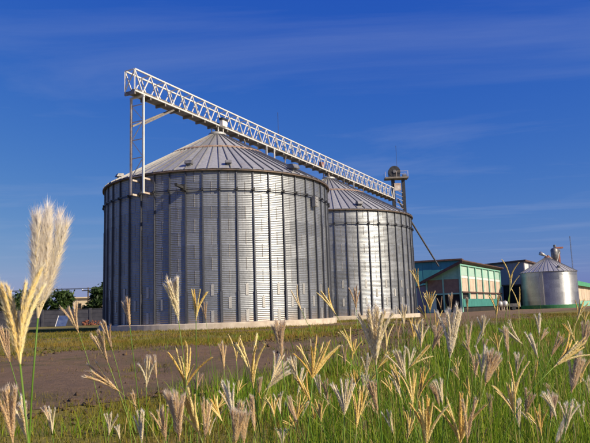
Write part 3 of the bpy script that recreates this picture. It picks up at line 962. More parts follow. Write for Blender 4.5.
# ------------------------------------------------------------------ small silo
SC = at(550.5, 300, 110).xy.to_3d()
R3, H3, A3 = 4.55, at(550, 271.3, 106).z, at(547, 257.6, 110).z
ss = thing('small_silo', 'small shiny silo on a green base beside the grey hall at right', 'silo', SC)
b = MB(); b.lathe([(R3 + 0.28, -0.2), (R3 + 0.28, 0.55), (R3 + 0.2, 0.6), (R3 - 0.3, 0.6)], 64); b.build('green_plinth', M['green_base'], ss)
nr3 = 8; rh3 = (H3 - 0.6) / nr3; ns3 = 16
vs = []; fs = []; nseg = 8; per = 4 * 7
for k in range(per + 1):
    for i in range(nseg + 1):
        a = 2 * math.pi / ns3 * i / nseg
        r = R3 + 0.011 * math.sin(2 * math.pi * k / 4)
        vs.append((r * math.cos(a), r * math.sin(a), rh3 * k / per))
for k in range(per):
    for i in range(nseg):
        n = nseg + 1
        fs.append((k * n + i, k * n + i + 1, (k + 1) * n + i + 1, (k + 1) * n + i))
b = MB(); b.add(vs, fs); sm = b.mesh('wall_sheet', M['small_wall'], True)
for k in range(nr3):
    for s in range(ns3):
        link('wall_sheet', sm, ss, (0, 0, 0.6 + k * rh3), 2 * math.pi / ns3 * (s + 0.5 * (k % 2)))
def rz3(r):
    return A3 - (A3 - H3) * (r - 0.3) / (R3 + 0.15 - 0.3)
n3 = 36
b = MB(); a = 2 * math.pi / n3
b.add([(r * math.cos(t), r * math.sin(t), rz3(r) + dz) for r in (0.3, R3 + 0.15) for t, dz in ((0, 0), (a / 2, 0.02), (a, 0))], [(0, 3, 4, 1), (1, 4, 5, 2)])
b.cur = 1
w = 0.03
b.add([(r * math.cos(t / r * 1), r * math.sin(t / r * 1), rz3(r) + dz) for r in (0.32, R3 + 0.15) for t, dz in ((-w, 0), (-w, .07), (w, .07), (w, 0))], [(0, 4, 5, 1), (1, 5, 6, 2), (2, 6, 7, 3), (4, 7, 6, 5)])
rm = b.mesh('roof_panel', [M['plate'], M['rib']])
for s in range(n3):
    link('roof_panel', rm, ss, None, a * s)
link('eave_ring', ring_mesh('eave_ring', R3 + 0.02, H3 - 0.07, 0.1, 0.055, M['vent'], 64), ss)
# ladder strip down the wall
d = at(543, 300, 100).xy; dd = Vector((d.x, d.y)).normalized()
cc = Vector((SC.x, SC.y)); mm = cc.dot(dd); tt = mm - math.sqrt(mm * mm - cc.length_squared + R3 * R3); pp = dd * tt - cc
la = math.atan2(pp.y, pp.x)
er = Vector((math.cos(la), math.sin(la), 0)); et = Vector((-er.y, er.x, 0))
for sgn in (-1, 1):
    b = MB(); b.obox(er * (R3 + 0.12) + et * (0.24 * sgn - 0.03) + UZ * 0.4, et * 0.06, er * 0.07, UZ * (H3 + 0.2)); b.build('ladder_rail', M['plate'], ss)
for k in range(18):
    b = MB(); b.beam(er * (R3 + 0.15) - et * 0.21 + UZ * (0.7 + k * (H3 - 0.4) / 18), er * (R3 + 0.15) + et * 0.21 + UZ * (0.7 + k * (H3 - 0.4) / 18), 0.04); b.build('ladder_rung', M['plate'], ss)
b = MB(); b.obox(er * (R3 + 0.02) - et * 0.3 + UZ * 0.62, et * 0.6, er * 0.06, UZ * (H3 - 0.75)); b.build('cover_strip', M['plate'], ss)
b = MB(); b.lathe([(0.42, A3 - 0.1), (0.42, A3 + 0.12), (0.2, A3 + 0.2)], 20); b.build('peak_cap', M['redox'], ss)
b = MB(); b.tube([Vector((-0.1, -0.2, A3 + 0.25)), at(540, 253.3, 109.5) - SC], [0.12, 0.36], 14); b.build('fill_hopper', M['plate'], ss, True)
b = MB(); b.tube([Vector((0.2, -0.1, A3 + 0.3)), at(561, 268, 113.5) - SC], 0.17, 12); b.build('feed_pipe', M['rust'], ss, True)
b = MB(); b.lathe([(0.14, -0.15), (0.14, 0.15), (0.26, 0.15), (0.26, 0.32), (0.1, 0.4)], 14)
va, vr = la + 0.75, 3.7
b.build('roof_vent', M['vent'], ss, True, (vr * math.cos(va), vr * math.sin(va), rz3(vr)))

# elevator with cyclone behind the small silo
e2 = at(560, 300, 118).xy.to_3d()
el2 = thing('feed_elevator', 'grey and rust red feed elevator rising behind the small silo roof', 'elevator', e2)
def z2(y):
    return at(560, y, 118).z
for dx in (-0.35, 0.55):
    b = MB(); b.box(dx - 0.16, dx + 0.16, -0.2, 0.2, 0, z2(254)); b.build('leg_casing', M['redox'], el2)
b = MB(); b.lathe([(0.22, z2(262)), (0.62, z2(257)), (0.66, z2(250)), (0.5, z2(248.6)), (0.25, z2(248))], 20, (-0.45, -0.5, 0)); b.build('cyclone', M['vent'], el2, True)
b = MB(); b.box(-0.5, 0.75, -0.3, 0.3, z2(254), z2(249.5)); b.build('head_housing', M['vent'], el2)
b = MB(); b.tube([(-0.1, 0, z2(249.6)), (-0.1, 0, z2(244.6))], 0.24, 12); b.build('vent_stack', M['vent'], el2)
b = MB(); b.box(0.0, 1.35, -0.3, 0.3, z2(248.6), z2(247)); b.build('motor_deck', M['redox'], el2)
b = MB(); b.beam((0.55, -0.3, z2(252)), (-0.3, -0.3, z2(266)), 0.2); b.build('chute', M['plate'], el2)
# mast
m0 = at(575.8, 300, 124).xy.to_3d()
ms = thing('radio_mast', 'thin lattice radio mast standing right of the small silo', 'mast', m0)
zt = at(573.3, 236, 124).z
for i in range(3):
    t = 2 * math.pi * i / 3
    b = MB(); b.tube([(0.13 * math.cos(t), 0.13 * math.sin(t), 0), (0.07 * math.cos(t), 0.07 * math.sin(t), zt)], 0.022, 6); b.build('mast_tube', M['vent'], ms)
for k in range(24):
    z = zt * k / 24
    t0, t1 = 2 * math.pi * (k % 3) / 3, 2 * math.pi * ((k + 1) % 3) / 3
    r0 = 0.13 - 0.06 * k / 24
    b = MB(); b.tube([(r0 * math.cos(t0), r0 * math.sin(t0), z), (r0 * math.cos(t1), r0 * math.sin(t1), z + zt / 24)], 0.012, 5); b.build('lattice_bar', M['vent'], ms)

# white double tank and a tipping barrow in front of the grey hall
TK = on_ground(503, 309.6); TK = Vector((TK.x / TK.y * 97, 97, 0))
tk = thing('white_tank', 'small white twin-bulged tank on short legs right of the green shed', 'tank', TK)
for dx in (-0.42, 0.38):
    b = MB(); b.lathe([(0.12, 0.52), (0.40, 0.60), (0.46, 0.85), (0.44, 1.15), (0.30, 1.38), (0.12, 1.46)], 20, (dx, 0, 0)); b.build('tank_body', M['plate'], tk, True)
    for y in (-0.25, 0.25):
        for x in (-0.22, 0.22):
            b = MB(); b.beam((dx + x, y, 0), (dx + x, y, 0.62), 0.09); b.build('leg', M['beige'], tk)
    b = MB(); b.tube([(dx, 0, 1.44), (dx, 0, 1.56)], 0.14, 12); b.build('lid', M['dark'], tk)
b = MB(); b.tube([(-0.1, -0.1, 1.3), (-0.15, -0.1, 2.1), (-0.5, -0.1, 2.35)], 0.05, 8); b.build('filler_pipe', M['rust'], tk)
WB = Vector((TK.x + 1.75, 97.4, 0))
wb = thing('hand_cart', 'dark low hand cart with pale end standing beside the white tank', 'cart', WB)
b = MB(); b.add([(-0.7, -0.4, .55), (0.55, -0.4, .45), (0.55, 0.4, .45), (-0.7, 0.4, .55), (-0.95, -0.5, 1.0), (0.8, -0.5, 1.05), (0.8, 0.5, 1.05), (-0.95, 0.5, 1.0)], [(3, 2, 1, 0), (0, 1, 5, 4), (1, 2, 6, 5), (2, 3, 7, 6), (3, 0, 4, 7), (4, 5, 6, 7)]); b.build('tray', M['vent'], wb)
b = MB(); b.box(0.82, 0.9, -0.5, 0.5, 0.5, 1.25); b.build('tail_board', M['white'], wb)
for y in (-0.5, 0.5):
    b = MB(); b.tube([(-0.1, y - .05, 0.3), (-0.1, y + .05, 0.3)], 0.3, 16); b.build('wheel', M['dark'], wb)
b = MB(); b.beam((-0.9, 0, 0.6), (-1.7, 0, 0.85), 0.06); b.build('draw_bar', M['dark'], wb)

# ------------------------------------------------------------------ left background
WL = thing('perimeter_wall', 'long dark block wall with posts left of the near silo', 'wall', (-31, 80, 0))
x = -34.0
k = 0
while x < 26:
    for r_ in range(4):
        b = MB(); b.box(x + 0.13, x + 2.87, 0.02 + 0.015 * (r_ % 2), 0.16, r_ * 0.5 + 0.012, r_ * 0.5 + 0.49); b.build('wall_panel', M['block'], WL)
    b = MB(); b.box(x - 0.13, x + 0.13, -0.05, 0.21, 0, 2.12); b.build('post', M['block'], WL)
    x += 3.0; k += 1
b = MB(); b.box(-34, 26, 0.06, 0.13, 0, 2.0); b.build('core', M['block'], WL)
b = MB(); b.box(-34.1, 26, -0.02, 0.2, 2.004, 2.06); b.build('coping', M['block'], WL)

HO = at(74, 310, 108).xy.to_3d()
hs_ = thing('cream_house', 'cream house with one dark window behind the dark wall at left', 'house', HO)
zw = at(80, 298.3, 108).z
b = MB(); b.box(0, 5.2, 0, 6, 0, zw); b.build('wall', M['cream'], hs_)
b = MB(); b.box(-0.35, 5.5, -0.35, 6.3, zw + 0.003, zw + 0.2); b.build('flat_roof', M['cream'], hs_)
x0 = at(77.5, 305, 108).x - HO.x; x1 = at(81, 305, 108).x - HO.x
fz0, fz1 = at(79, 308.5, 108).z, at(79, 303.8, 108).z
b = MB(); b.box(x0 - .08, x1 + .08, -0.05, 0.0, fz0 - .08, fz1 + .08); wf = b.build('window', M['roof_brown'], hs_)
b = MB(); b.box(x0, x1, -0.06, -0.052, fz0, fz1); b.build('pane', M['glass'], wf)
b = MB(); b.box(x0 - .15, x1 + .15, -0.16, -0.062, fz0 - .18, fz0 - .085); b.build('sill', M['cream'], wf)

up = at(88, 300, 92).xy.to_3d()
uo = thing('utility_pole', 'thin utility pole with cross-arm behind the dark wall at left', 'pole', up)
zt = at(88, 287.5, 92).z
b = MB(); b.tube([(0, 0, 0), (0, 0, zt)], [0.13, 0.09], 10); b.build('pole', M['bark'], uo)
zc = at(88, 290.5, 92).z
b = MB(); b.beam((-0.9, 0, zc), (0.9, 0, zc), 0.11); b.build('cross_arm', M['bark'], uo)
for dx in (-0.8, 0, 0.8):
    b = MB(); b.lathe([(0.05, zc + 0.06), (0.08, zc + 0.12), (0.04, zc + 0.24)], 10, (dx, 0, 0)); b.build('insulator', M['white'], uo)
for i, dy in enumerate((-0.25, 0.25)):
    b = MB()
    pts = []
    for k in range(25):
        t = k / 24
        X = -70 + 74 * t
        sag = 0.25 * ((t * 2) % 1) * (1 - (t * 2) % 1) * 4
        pts.append((X, up.y + dy, zc + 0.25 - sag * 0.4 + 0.12 * i))
    b.tube(pts, 0.035, 5)
    o = b.build('power_line', M['wire'])
    tag(o, ('lower' if i == 0 else 'upper') + ' of the two dark wires strung past the utility pole', 'wire', 'wires on the utility pole')

bs_ = at(57, 326.5, 77).xy.to_3d()
bo = thing('leaning_board', 'blue sheet leaning against the dark wall at left', 'board', (bs_.x, 79.0, 0))
b = MB(); b.add([(-0.75, -0.55, 0.02), (0.5, -0.55, 0.02), (0.75, -0.05, 1.3), (-0.55, -0.05, 1.3), (-0.75, -0.50, 0.0), (0.5, -0.50, 0.0), (0.75, 0.0, 1.28), (-0.55, 0.0, 1.28)],
                [(0, 1, 2, 3), (7, 6, 5, 4), (0, 4, 5, 1), (1, 5, 6, 2), (2, 6, 7, 3), (3, 7, 4, 0)]); b.build('sheet', M['blue_sheet'], bo)
b = MB(); b.beam((-0.76, -0.58, 0.0), (-0.56, -0.08, 1.32), 0.05); b.build('edge_batten', M['white'], bo)
g2 = random.Random(5)
b = MB()
for k in range(70):
    x = at(g2.uniform(83, 99), 325, 78.5).x; y = 78.6 + g2.uniform(-0.7, 0.7); z = abs(g2.gauss(0, 0.22))
    rot = g2.uniform(0, 3.1); s = g2.uniform(0.12, 0.3)
    u = Vector((math.cos(rot), math.sin(rot), g2.uniform(-.3, .3))) * s
    v = Vector((-math.sin(rot), math.cos(rot), g2.uniform(-.3, .3))) * s * 0.6
    b.obox((x, y, z), u, v, u.cross(v).normalized() * s * 0.5)
o = b.build('rubble', M['brick_red']); o['kind'] = 'stuff'; o['label'] = 'reddish brick rubble along the foot of the dark wall'; o['category'] = 'rubble'

def make_tree(label, base, height, rx, mat, seed, n=2600, leaf=0.28, low=0.25, name='tree', group=None):
    g = np.random.default_rng(seed)
    t = thing(name, label, 'tree' if name != 'shrub' else 'shrub', base, 0, group)
    b = MB(); tr = height * 0.022
    tips = []
    top = height * 0.8
    b.tube([(0, 0, -0.1), (0.05 * height * g.normal() * .3, 0, height * 0.35), (0.05 * height * g.normal() * .4, 0.02, top)], [tr * 1.3, tr, tr * 0.3], 8)
    for k in range(9):
        a = g.uniform(0, 6.28); z0 = height * g.uniform(0.25, 0.65); rr = rx * g.uniform(0.5, 0.95)
        tip = Vector((rr * math.cos(a), rr * math.sin(a), min(height * 0.93, z0 + height * g.uniform(0.1, 0.35))))
        b.tube([(0, 0, z0), tip * 0.5 + Vector((0, 0, z0 * 0.55)), tip], [tr * 0.55, tr * 0.35, tr * 0.12], 6)
        tips.append(tip)
    b.build('trunk', M['bark'], t)
    # leaf clumps around limb tips and through the crown
    nc = 26
    cl = [np.array(tp) for tp in tips]
    while len(cl) < nc:
        p = g.normal(size=3); p /= np.linalg.norm(p); p *= g.uniform(0.35, 1) ** 0.5
        cl.append(np.array([p[0] * rx, p[1] * rx, height * (low + (1 - low) * (p[2] * 0.5 + 0.5))]))
    cl = np.array(cl)
    which = g.integers(0, nc, n)
    cr = rx * g.uniform(0.22, 0.42, nc)
    off = g.normal(size=(n, 3)) * 0.55
    c = cl[which] + off * cr[which][:, None]
    u = g.normal(size=(n, 3)); u /= np.linalg.norm(u, axis=1)[:, None]
    v = np.cross(u, g.normal(size=(n, 3))); v /= np.linalg.norm(v, axis=1)[:, None]
    s = leaf * g.uniform(0.6, 1.3, n)[:, None]
    V = np.stack([c - u * s, c + v * s * 0.42, c + u * s, c - v * s * 0.42], 1).reshape(-1, 3)
    Fq = np.arange(n * 4).reshape(n, 4)
    link('crown', np_mesh('crown', V, Fq, mat, False, np.repeat(np.clip(g.normal(0.5, 0.25, n), 0, 1), 4)), t)
    return t
make_tree('dark leafy tree behind the wall at the far left edge', at(9, 320, 92).xy.to_3d(), at(9, 291, 92).z, 2.6, M['leaf_mid'], 11)
make_tree('rounded green tree showing behind the largest white seed head', at(33, 320, 95).xy.to_3d(), at(33, 293, 95).z, 2.4, M['leaf_mid'], 12)
make_tree('bushy green tree left of the cream house', at(61, 320, 94).xy.to_3d(), at(63, 288.5, 94).z, 1.5, M['leaf_mid'], 13)
make_tree('dark tree between the cream house and the near silo', at(101, 320, 88).xy.to_3d(), at(100, 284.5, 88).z, 1.5, M['leaf_dark'], 14, 3200)
make_tree('low dark bush in front of the cream house', at(88, 320, 90).xy.to_3d(), at(90, 307, 90).z, 0.9, M['leaf_dark'], 15, 1500, 0.2, 0.1, 'shrub')

# ------------------------------------------------------------------ grass stuff
def blades(name, x, y, h, w, k, mat, rnd, lean=0.5, seed=0, droop=0.5):
    """k-segment tapering blades rooted at (x,y)"""
    g = np.random.default_rng(seed)
    n = len(x)
    z = ground_h(x, y)
    a = g.uniform(0, 2 * np.pi, n)
    ld = np.stack([np.cos(a), np.sin(a)], 1)
    face = g.uniform(0, 2 * np.pi, n)
    sd = np.stack([np.cos(face), np.sin(face), np.zeros(n)], 1)
    ln = np.abs(g.normal(0, lean, n))
    rows = []
    for i in range(k):
        t = i / k
        f = ln * (0.35 * t + droop * t * t)
        p = np.stack([x + ld[:, 0] * f * h, y + ld[:, 1] * f * h, z + h * (t - 0.32 * np.minimum(ln, 1.2) * t * t)], 1)
        ww = (w * (1 - t) ** 0.7 * 0.5 * (0.75 + 0.5 * (t > 0)))[:, None]
        rows += [p - sd * ww, p + sd * ww]
    f = ln * (0.35 + droop)
    tip = np.stack([x + ld[:, 0] * f * h, y + ld[:, 1] * f * h, z + h * (1 - 0.32 * np.minimum(ln, 1.2))], 1)
    rows.append(tip)
    V = np.stack(rows, 1)
    m_ = 2 * k + 1
    base = (np.arange(n) * m_)[:, None]
    q = []
    for i in range(k - 1):
        q.append(base + np.array([[2 * i, 2 * i + 1, 2 * i + 3, 2 * i + 2]]))
    tri = base + np.array([[2 * k - 2, 2 * k - 1, 2 * k]])
    fl = ([np.concatenate(q)] if q else []) + [tri]
    o = link(name, np_mesh(name, V.reshape(-1, 3), fl, mat, False, np.repeat(rnd, m_)))
    o['kind'] = 'stuff'
    return o

def wedge(n, y0, y1, seed, margin=2.0, xl=0.50, xr=0.52, power=1.0):
    g = np.random.default_rng(seed)
    y = np.sqrt(g.uniform(y0 * y0, y1 * y1, n)) if power == 1.0 else y0 + (y1 - y0) * g.uniform(0, 1, n) ** power
    x = g.uniform(-1, 1, n)
    x = np.where(x < 0, x * (y * xl + margin), x * (y * xr + margin))
    return x, y

def keep_mask(x, y, seed, leak=0.03):
    g = np.random.default_rng(seed)
    jx = x + g.normal(0, 0.02 + 0.012 * y); jy = y + g.normal(0, 0.22 + 0.022 * y)
    m_ = ~(inside(TRACK_POLY, jx, jy) | inside(PATH_POLY, jx, jy))
    m_ |= g.uniform(0, 1, len(x)) < 11 * leak * np.clip((vnoise(x, y, 1.3, 77) * .6 + vnoise(x, y, .45, 78) * .4 - 0.42) * 5, 0, 1)
    for C in (C1, C2):
        m_ &= np.hypot(x - C.x, y - C.y) > SR + 0.36
    return m_

for i, (n, y0, y1, h0, h1, w, leak) in enumerate(((150000, 1.6, 9.0, 0.02, 0.075, 0.006, 0.07), (75000, 9.0, 22.0, 0.06, 0.17, 0.011, 0.05), (80000, 22.0, 52.0, 0.06, 0.16, 0.022, 0.03))):
    x, y = wedge(n, y0, y1, 20 + i)
    m_ = keep_mask(x, y, 30 + i, leak)
    d_ = vnoise(x, y, 1.1, 41) * 0.5 + vnoise(x, y, 3.7, 42) * 0.5
    m_ &= np.random.default_rng(50 + i).uniform(0, 1, n) < np.clip((d_ - 0.18) * 2.4, 0.12, 1)
    x, y = x[m_], y[m_]
    g = np.random.default_rng(60 + i)
    h = g.uniform(h0, h1, len(x)) * (0.6 + 0.8 * vnoise(x, y, 0.9, 43))
    pn = vnoise(x, y, 2.1, 44) * 0.6 + vnoise(x, y, 6.0, 45) * 0.4
    rnd = np.clip(g.normal(0.25, 0.16, len(x)) + (pn - 0.35) * 0.75, 0, 1)
    o = blades('field_turf', x, y, h, w * g.uniform(0.7, 1.3, len(x)), 2, M['turf'], rnd, 0.7, 70 + i)
    o['label'] = ('short yellow-green turf in front of the camera', 'short turf along the edges of the dirt track', 'short turf between the track and the silos')[i]

# long green foreground grass, thick on the right, thin on the left
def tall_grass(name, n, y0, y1, hmin, hmax, seed, label, w=0.0055, k=4, power=1.0):
    g = np.random.default_rng(seed)
    x, y = wedge(n, y0, y1, seed, 0.7, 0.47, 0.55, power)
    px = x / y
    # rises from the middle of the picture to the right
    dens = np.clip((px + 0.27) / 0.36, 0.03, 1.0) * np.clip(2.2 * (vnoise(x, y, 0.45, seed + 3) * .6 + vnoise(x, y, 1.6, seed + 8) * .4 - 0.25), 0.05, 1)
    m_ = keep_mask(x, y, seed + 1, 0.01) & (g.uniform(0, 1, n) < dens)
    x, y, px = x[m_], y[m_], px[m_]
    grow = np.clip(0.55 + 0.55 * (px + 0.25) / 0.45, 0.45, 1.1)
    h = g.uniform(hmin, hmax, len(x)) * grow * (0.55 + 0.9 * vnoise(x, y, 0.5, seed + 4))
    rnd = np.clip(g.beta(2, 2.6, len(x)) * 0.8 + 0.45 * (vnoise(x, y, 0.9, seed + 6) - 0.4) + (g.uniform(0, 1, len(x)) < 0.16) * 0.5, 0, 1)
    o = blades(name, x, y, h, w * g.uniform(0.6, 1.4, len(x)), k, M['tall'], rnd, 0.42, seed + 5, 0.55)
    o['label'] = label
    return o
tall_grass('tall_grass', 21000, 0.95, 4.5, 0.22, 0.62, 101, 'long green blades thick in the near right foreground', 0.0045, 5, 0.8)
tall_grass('tall_grass', 26000, 4.5, 11.0, 0.18, 0.48, 102, 'long green blades in the middle right of the meadow', 0.008, 4)
tall_grass('tall_grass', 24000, 11.0, 32.0, 0.14, 0.34, 103, 'green meadow grass towards the small silo', 0.016, 3)

# pebbles on the track
g = np.random.default_rng(200)
n = 2600
x, y = wedge(n, 5.0, 30.0, 201, 2.0)
m_ = inside(TRACK_POLY, x, y); x, y = x[m_], y[m_]; n = len(x)
s = np.exp(g.normal(-4.55, 0.5, n)) * (1 + y / 25)
oc = np.array([(1, 0, 0), (0, 1, 0), (-1, 0, 0), (0, -1, 0), (0, 0, 1), (0, 0, -1)], float)
V = oc[None] * (s[:, None] * g.uniform(0.6, 1.4, (n, 3)))[:, None, :] + g.normal(0, 0.15, (n, 6, 3)) * s[:, None, None]
V += np.stack([x, y, ground_h(x, y) + 0.035 + s * 0.2], 1)[:, None, :]
tri = np.array([(0, 1, 4), (1, 2, 4), (2, 3, 4), (3, 0, 4), (1, 0, 5), (2, 1, 5), (3, 2, 5), (0, 3, 5)])
Fq = (np.arange(n) * 6)[:, None, None] + tri[None]
o = link('gravel', np_mesh('gravel', V.reshape(-1, 3), Fq.reshape(-1, 3), M['dirt']))
o['kind'] = 'stuff'; o['label'] = 'loose stones on the dirt track'

# clods of turned earth along the track's edges
n = 2600
g = np.random.default_rng(210)
t_ = g.choice(np.where((np.abs(NE[:, 0]) < 11) & (NE[:, 1] < 26))[0], n)
t2_ = g.choice(np.where((np.abs(FE[:, 0]) < 14) & (FE[:, 1] < 28))[0], n)
src = np.where((g.uniform(0, 1, n) < 0.65)[:, None], NE[t_], FE[t2_])
x = src[:, 0] + g.normal(0, 0.45, n); y = src[:, 1] + g.normal(0, 0.4, n) * (1 + src[:, 1] / 20)
m_ = (y > 3.5) & (y < 26) & (np.abs(x) < y * 0.55 + 2); x, y = x[m_], y[m_]; n = len(x)
s = np.minimum(np.exp(g.normal(-3.5, 0.5, n)), 0.055) * (0.7 + y / 25)
V = oc[None] * (s[:, None] * g.uniform(0.6, 1.5, (n, 3)) * np.array([1, 1, 0.55]))[:, None, :] + g.normal(0, 0.2, (n, 6, 3)) * s[:, None, None]
V += np.stack([x, y, ground_h(x, y) + 0.012 + s * 0.1], 1)[:, None, :]
Fq = (np.arange(n) * 6)[:, None, None] + tri[None]
o = link('earth_clods', np_mesh('earth_clods', V.reshape(-1, 3), Fq.reshape(-1, 3), M['dirt'], True))
o['kind'] = 'stuff'; o['label'] = 'lumps of brown earth along the edges of the dirt track'

# ------------------------------------------------------------------ seed heads
def seedmat(name, stops, trans):
    return leafy(name, stops, trans, False, 0.5)
SM = {
 'y': (seedmat('golden_spikelets', [(0, (0.82, 0.58, 0.16)), (0.5, (0.90, 0.72, 0.28)), (1, (0.94, 0.84, 0.46))], 0.35), seedmat('pale_gold_awns', [(0, (0.88, 0.76, 0.46)), (1, (0.95, 0.90, 0.72))], 0.35)),
 'w': (seedmat('cream_spikelets', [(0, (0.88, 0.74, 0.44)), (1, (0.95, 0.88, 0.66))], 0.35), seedmat('white_awns', [(0, (0.92, 0.86, 0.78)), (1, (0.97, 0.95, 0.90))], 0.5)),
 'p': (seedmat('dull_spikelets', [(0, (0.58, 0.40, 0.24)), (0.5, (0.76, 0.56, 0.30)), (1, (0.86, 0.68, 0.36))], 0.4), seedmat('mauve_grey_awns', [(0, (0.70, 0.58, 0.48)), (1, (0.92, 0.82, 0.66))], 0.5)),
}
def spike_mesh(kind, seed, n=40, awns=2, alen=0.09, fat=1.0, bend=0.10, sw0=0.0225, aw0=0.005, tk=1.0):
    g = random.Random(seed)
    b = MB()
    bend = bend * (g.uniform(0.3, 1.5) if bend < 0 else g.choice((-0.4, 0.3, 0.8, 1.3, 2.6)))
    wob = g.uniform(-0.03, 0.03)
    def axis(t):
        return Vector((bend * t * t, wob * math.sin(3 * t), t * (1 - 0.1 * bend)))
    b.tube([axis(t) for t in (0, .2, .4, .6, .8, 0.98)], [0.010, 0.012, 0.011, 0.009, 0.007, 0.003], 4)
    for i in range(n):
        t = 0.10 + 0.88 * (i + g.random()) / n
        p = axis(t); d = (axis(min(1, t + .02)) - axis(t - .02)).normalized()
        ph = i * 2.4 + g.uniform(-.4, .4)
        e1 = d.cross(Vector((0, 1, 0))).normalized(); e2 = d.cross(e1)
        out = e1 * math.cos(ph) + e2 * math.sin(ph)
        env = fat * (0.55 + 0.75 * math.sin(math.pi * min(1, 0.15 + 0.8 * t)))
        tilt = tk * g.uniform(0.16, 0.34) * (0.8 + 0.4 * env)
        u = (d * math.cos(tilt) + out * math.sin(tilt)).normalized()
        L = 0.085 * g.uniform(0.8, 1.2); w = sw0 * env * g.uniform(0.8, 1.2)
        s1 = u.cross(out).normalized(); s2 = u.cross(s1).normalized()
        m_ = p + u * L * 0.42
        b.cur = 0
        b.add([p, m_ + s1 * w, m_ + s2 * w * 0.7, m_ - s1 * w, m_ - s2 * w * 0.7, p + u * L],
              [(0, 2, 1), (0, 3, 2), (0, 4, 3), (0, 1, 4), (5, 1, 2), (5, 2, 3), (5, 3, 4), (5, 4, 1)])
        b.cur = 1
        for q in range(awns):
            jd = (u + Vector((g.gauss(0, .22), g.gauss(0, .22), g.gauss(0, .15) + 0.10)) * 1.0).normalized()
            tip = p + u * L * g.uniform(.6, 1) + jd * alen * g.uniform(0.6, 1.25)
            st = p + u * L * 0.6
            sw = jd.cross(s2).normalized() * aw0
            b.add([st - sw, st + sw, tip], [(0, 1, 2)])
    return b.mesh('spike', list(SM[kind]))
SPK = {
 'y': [spike_mesh('y', 300 + i, 110, 1, 0.05, 1.05, 0.12, 0.019, 0.003, 0.85) for i in range(5)],
 'Y': [spike_mesh('y', 310 + i, 230, 3, 0.07, 1.0, 0.10, 0.0085, 0.0018, 1.0) for i in range(4)],
 'w': [spike_mesh('w', 320 + i, 110, 9, 0.14, 1.05, -0.07, 0.012, 0.0026) for i in range(5)],
 'p': [spike_mesh('p', 340 + i, 80, 4, 0.09, 1.0, 0.08, 0.021, 0.0040) for i in range(5)],
 'f': [spike_mesh('p', 360 + i, 80, 6, 0.12, 1.2, 0.05, 0.019, 0.0038) for i in range(4)],
 'q': [spike_mesh('w', 380 + i, 90, 4, 0.08, 1.0, 0.10, 0.020, 0.0040) for i in range(4)],
}
CAM = Vector((0, 0, CAM_H))
GS = random.Random(99)

def stalk(label, xb, yb, xt, yt, kind, n, spread, D=None, length=None, group='seed heads rising from the foreground grass', lean_ground=None):
    Lpx = math.hypot(xt - xb, yt - yb)
    if length is None:
        length = GS.uniform(0.078, 0.092)
    if D is None:
        D = min(3.4, max(0.5, F_PX * length / Lpx))
    pb = at(xb, yb, D); pt_ = at(xt, yt, D)
    pt_.y += GS.uniform(-0.25, 0.2) * length
    ax = (pt_ - pb)
    L = ax.length; ax.normalize()
    zb_ = pb.z
    # root on the ground, the stalk leaning the way its head leans
    k = zb_ * (0.16 + 0.10 * GS.random())
    root = Vector((pb.x - ax.x * k * 1.6 + GS.gauss(0, 0.02), pb.y + GS.uniform(-0.04, 0.10), 0))
    root.z = float(ground_h(np.array(root.x), np.array(root.y)))
    t = thing('grass_stalk', label, 'grass stalk', root, 0, group)
    # stem: bezier root -> head, arriving along the head axis
    p0 = Vector((0, 0, -0.02)); p3 = pb - root
    p1 = p0 + Vector((0, 0, zb_ * 0.4)); p2 = p3 - ax * zb_ * 0.3
    pts = []
    for i in range(13):
        s = i / 12
        pts.append(p0 * (1 - s) ** 3 + p1 * 3 * s * (1 - s) ** 2 + p2 * 3 * s * s * (1 - s) + p3 * s ** 3)
    r0 = 0.0011 * GS.uniform(0.8, 1.2)
    b = MB(); b.tube(pts, [r0 * (1.25 - 0.45 * i / 12) for i in range(13)], 6)
    b.build('stem', M['stem'], t, True)
    # one stem leaf
    if GS.random() < 0.7:
        i = GS.randint(2, 6); p = pts[i]; a = GS.uniform(0, 6.28); Lf = GS.uniform(0.10, 0.22)
        dv_ = Vector((math.cos(a), math.sin(a), 0)); sdv = Vector((-dv_.y, dv_.x, 0))
        vs = []
        for j in range(6):
            s = j / 5
            c = p + dv_ * Lf * (0.15 * s + 0.5 * s * s) + Vector((0, 0, Lf * (0.95 * s - 0.45 * s * s)))
            w = 0.0026 * (1 - s) ** 0.6
            vs += [c - sdv * w, c + sdv * w]
        b = MB(); b.add(vs, [(2 * j, 2 * j + 1, 2 * j + 3, 2 * j + 2) for j in range(5)])
        b.build('leaf', M['stem'], t)
    e1 = ax.cross(Vector((0, 1, 0))).normalized(); e2 = ax.cross(e1).normalized()
    meshes = SPK[kind]
    if kind not in 'wY' and n > 2:
        n = int(round(n * 1.6)); spread = spread * (0.60 if spread < 16 else 0.85)
    for i in range(n):
        if n > 1:
            u = -1 + 2 * i / (n - 1)
            th = u * spread + GS.gauss(0, spread * 0.12)
            ph = GS.gauss(0, spread * 0.55)
        else:
            th = ph = 0
        d = (ax + e1 * math.tan(R(th)) * -1 + e2 * math.tan(R(ph))).normalized()
        me = GS.choice(meshes)
        o = link('spike', me, t)
        # bend outward: local X points away from the head axis
        xo = d - ax * d.dot(ax)
        if xo.length < 1e-4:
            xo = e1.copy()
        xo = (xo - d * xo.dot(d)).normalized()
        yo = d.cross(xo)
        mm_ = Matrix((xo, yo, d)).transposed().to_4x4()
        sc = L * GS.uniform(0.84, 1.04) * (1 - 0.06 * abs(th) / max(1, spread))
        o.matrix_local = Matrix.Translation(p3 - ax * 0.001) @ mm_ @ Matrix.Diagonal((sc, sc, sc, 1))
    return t

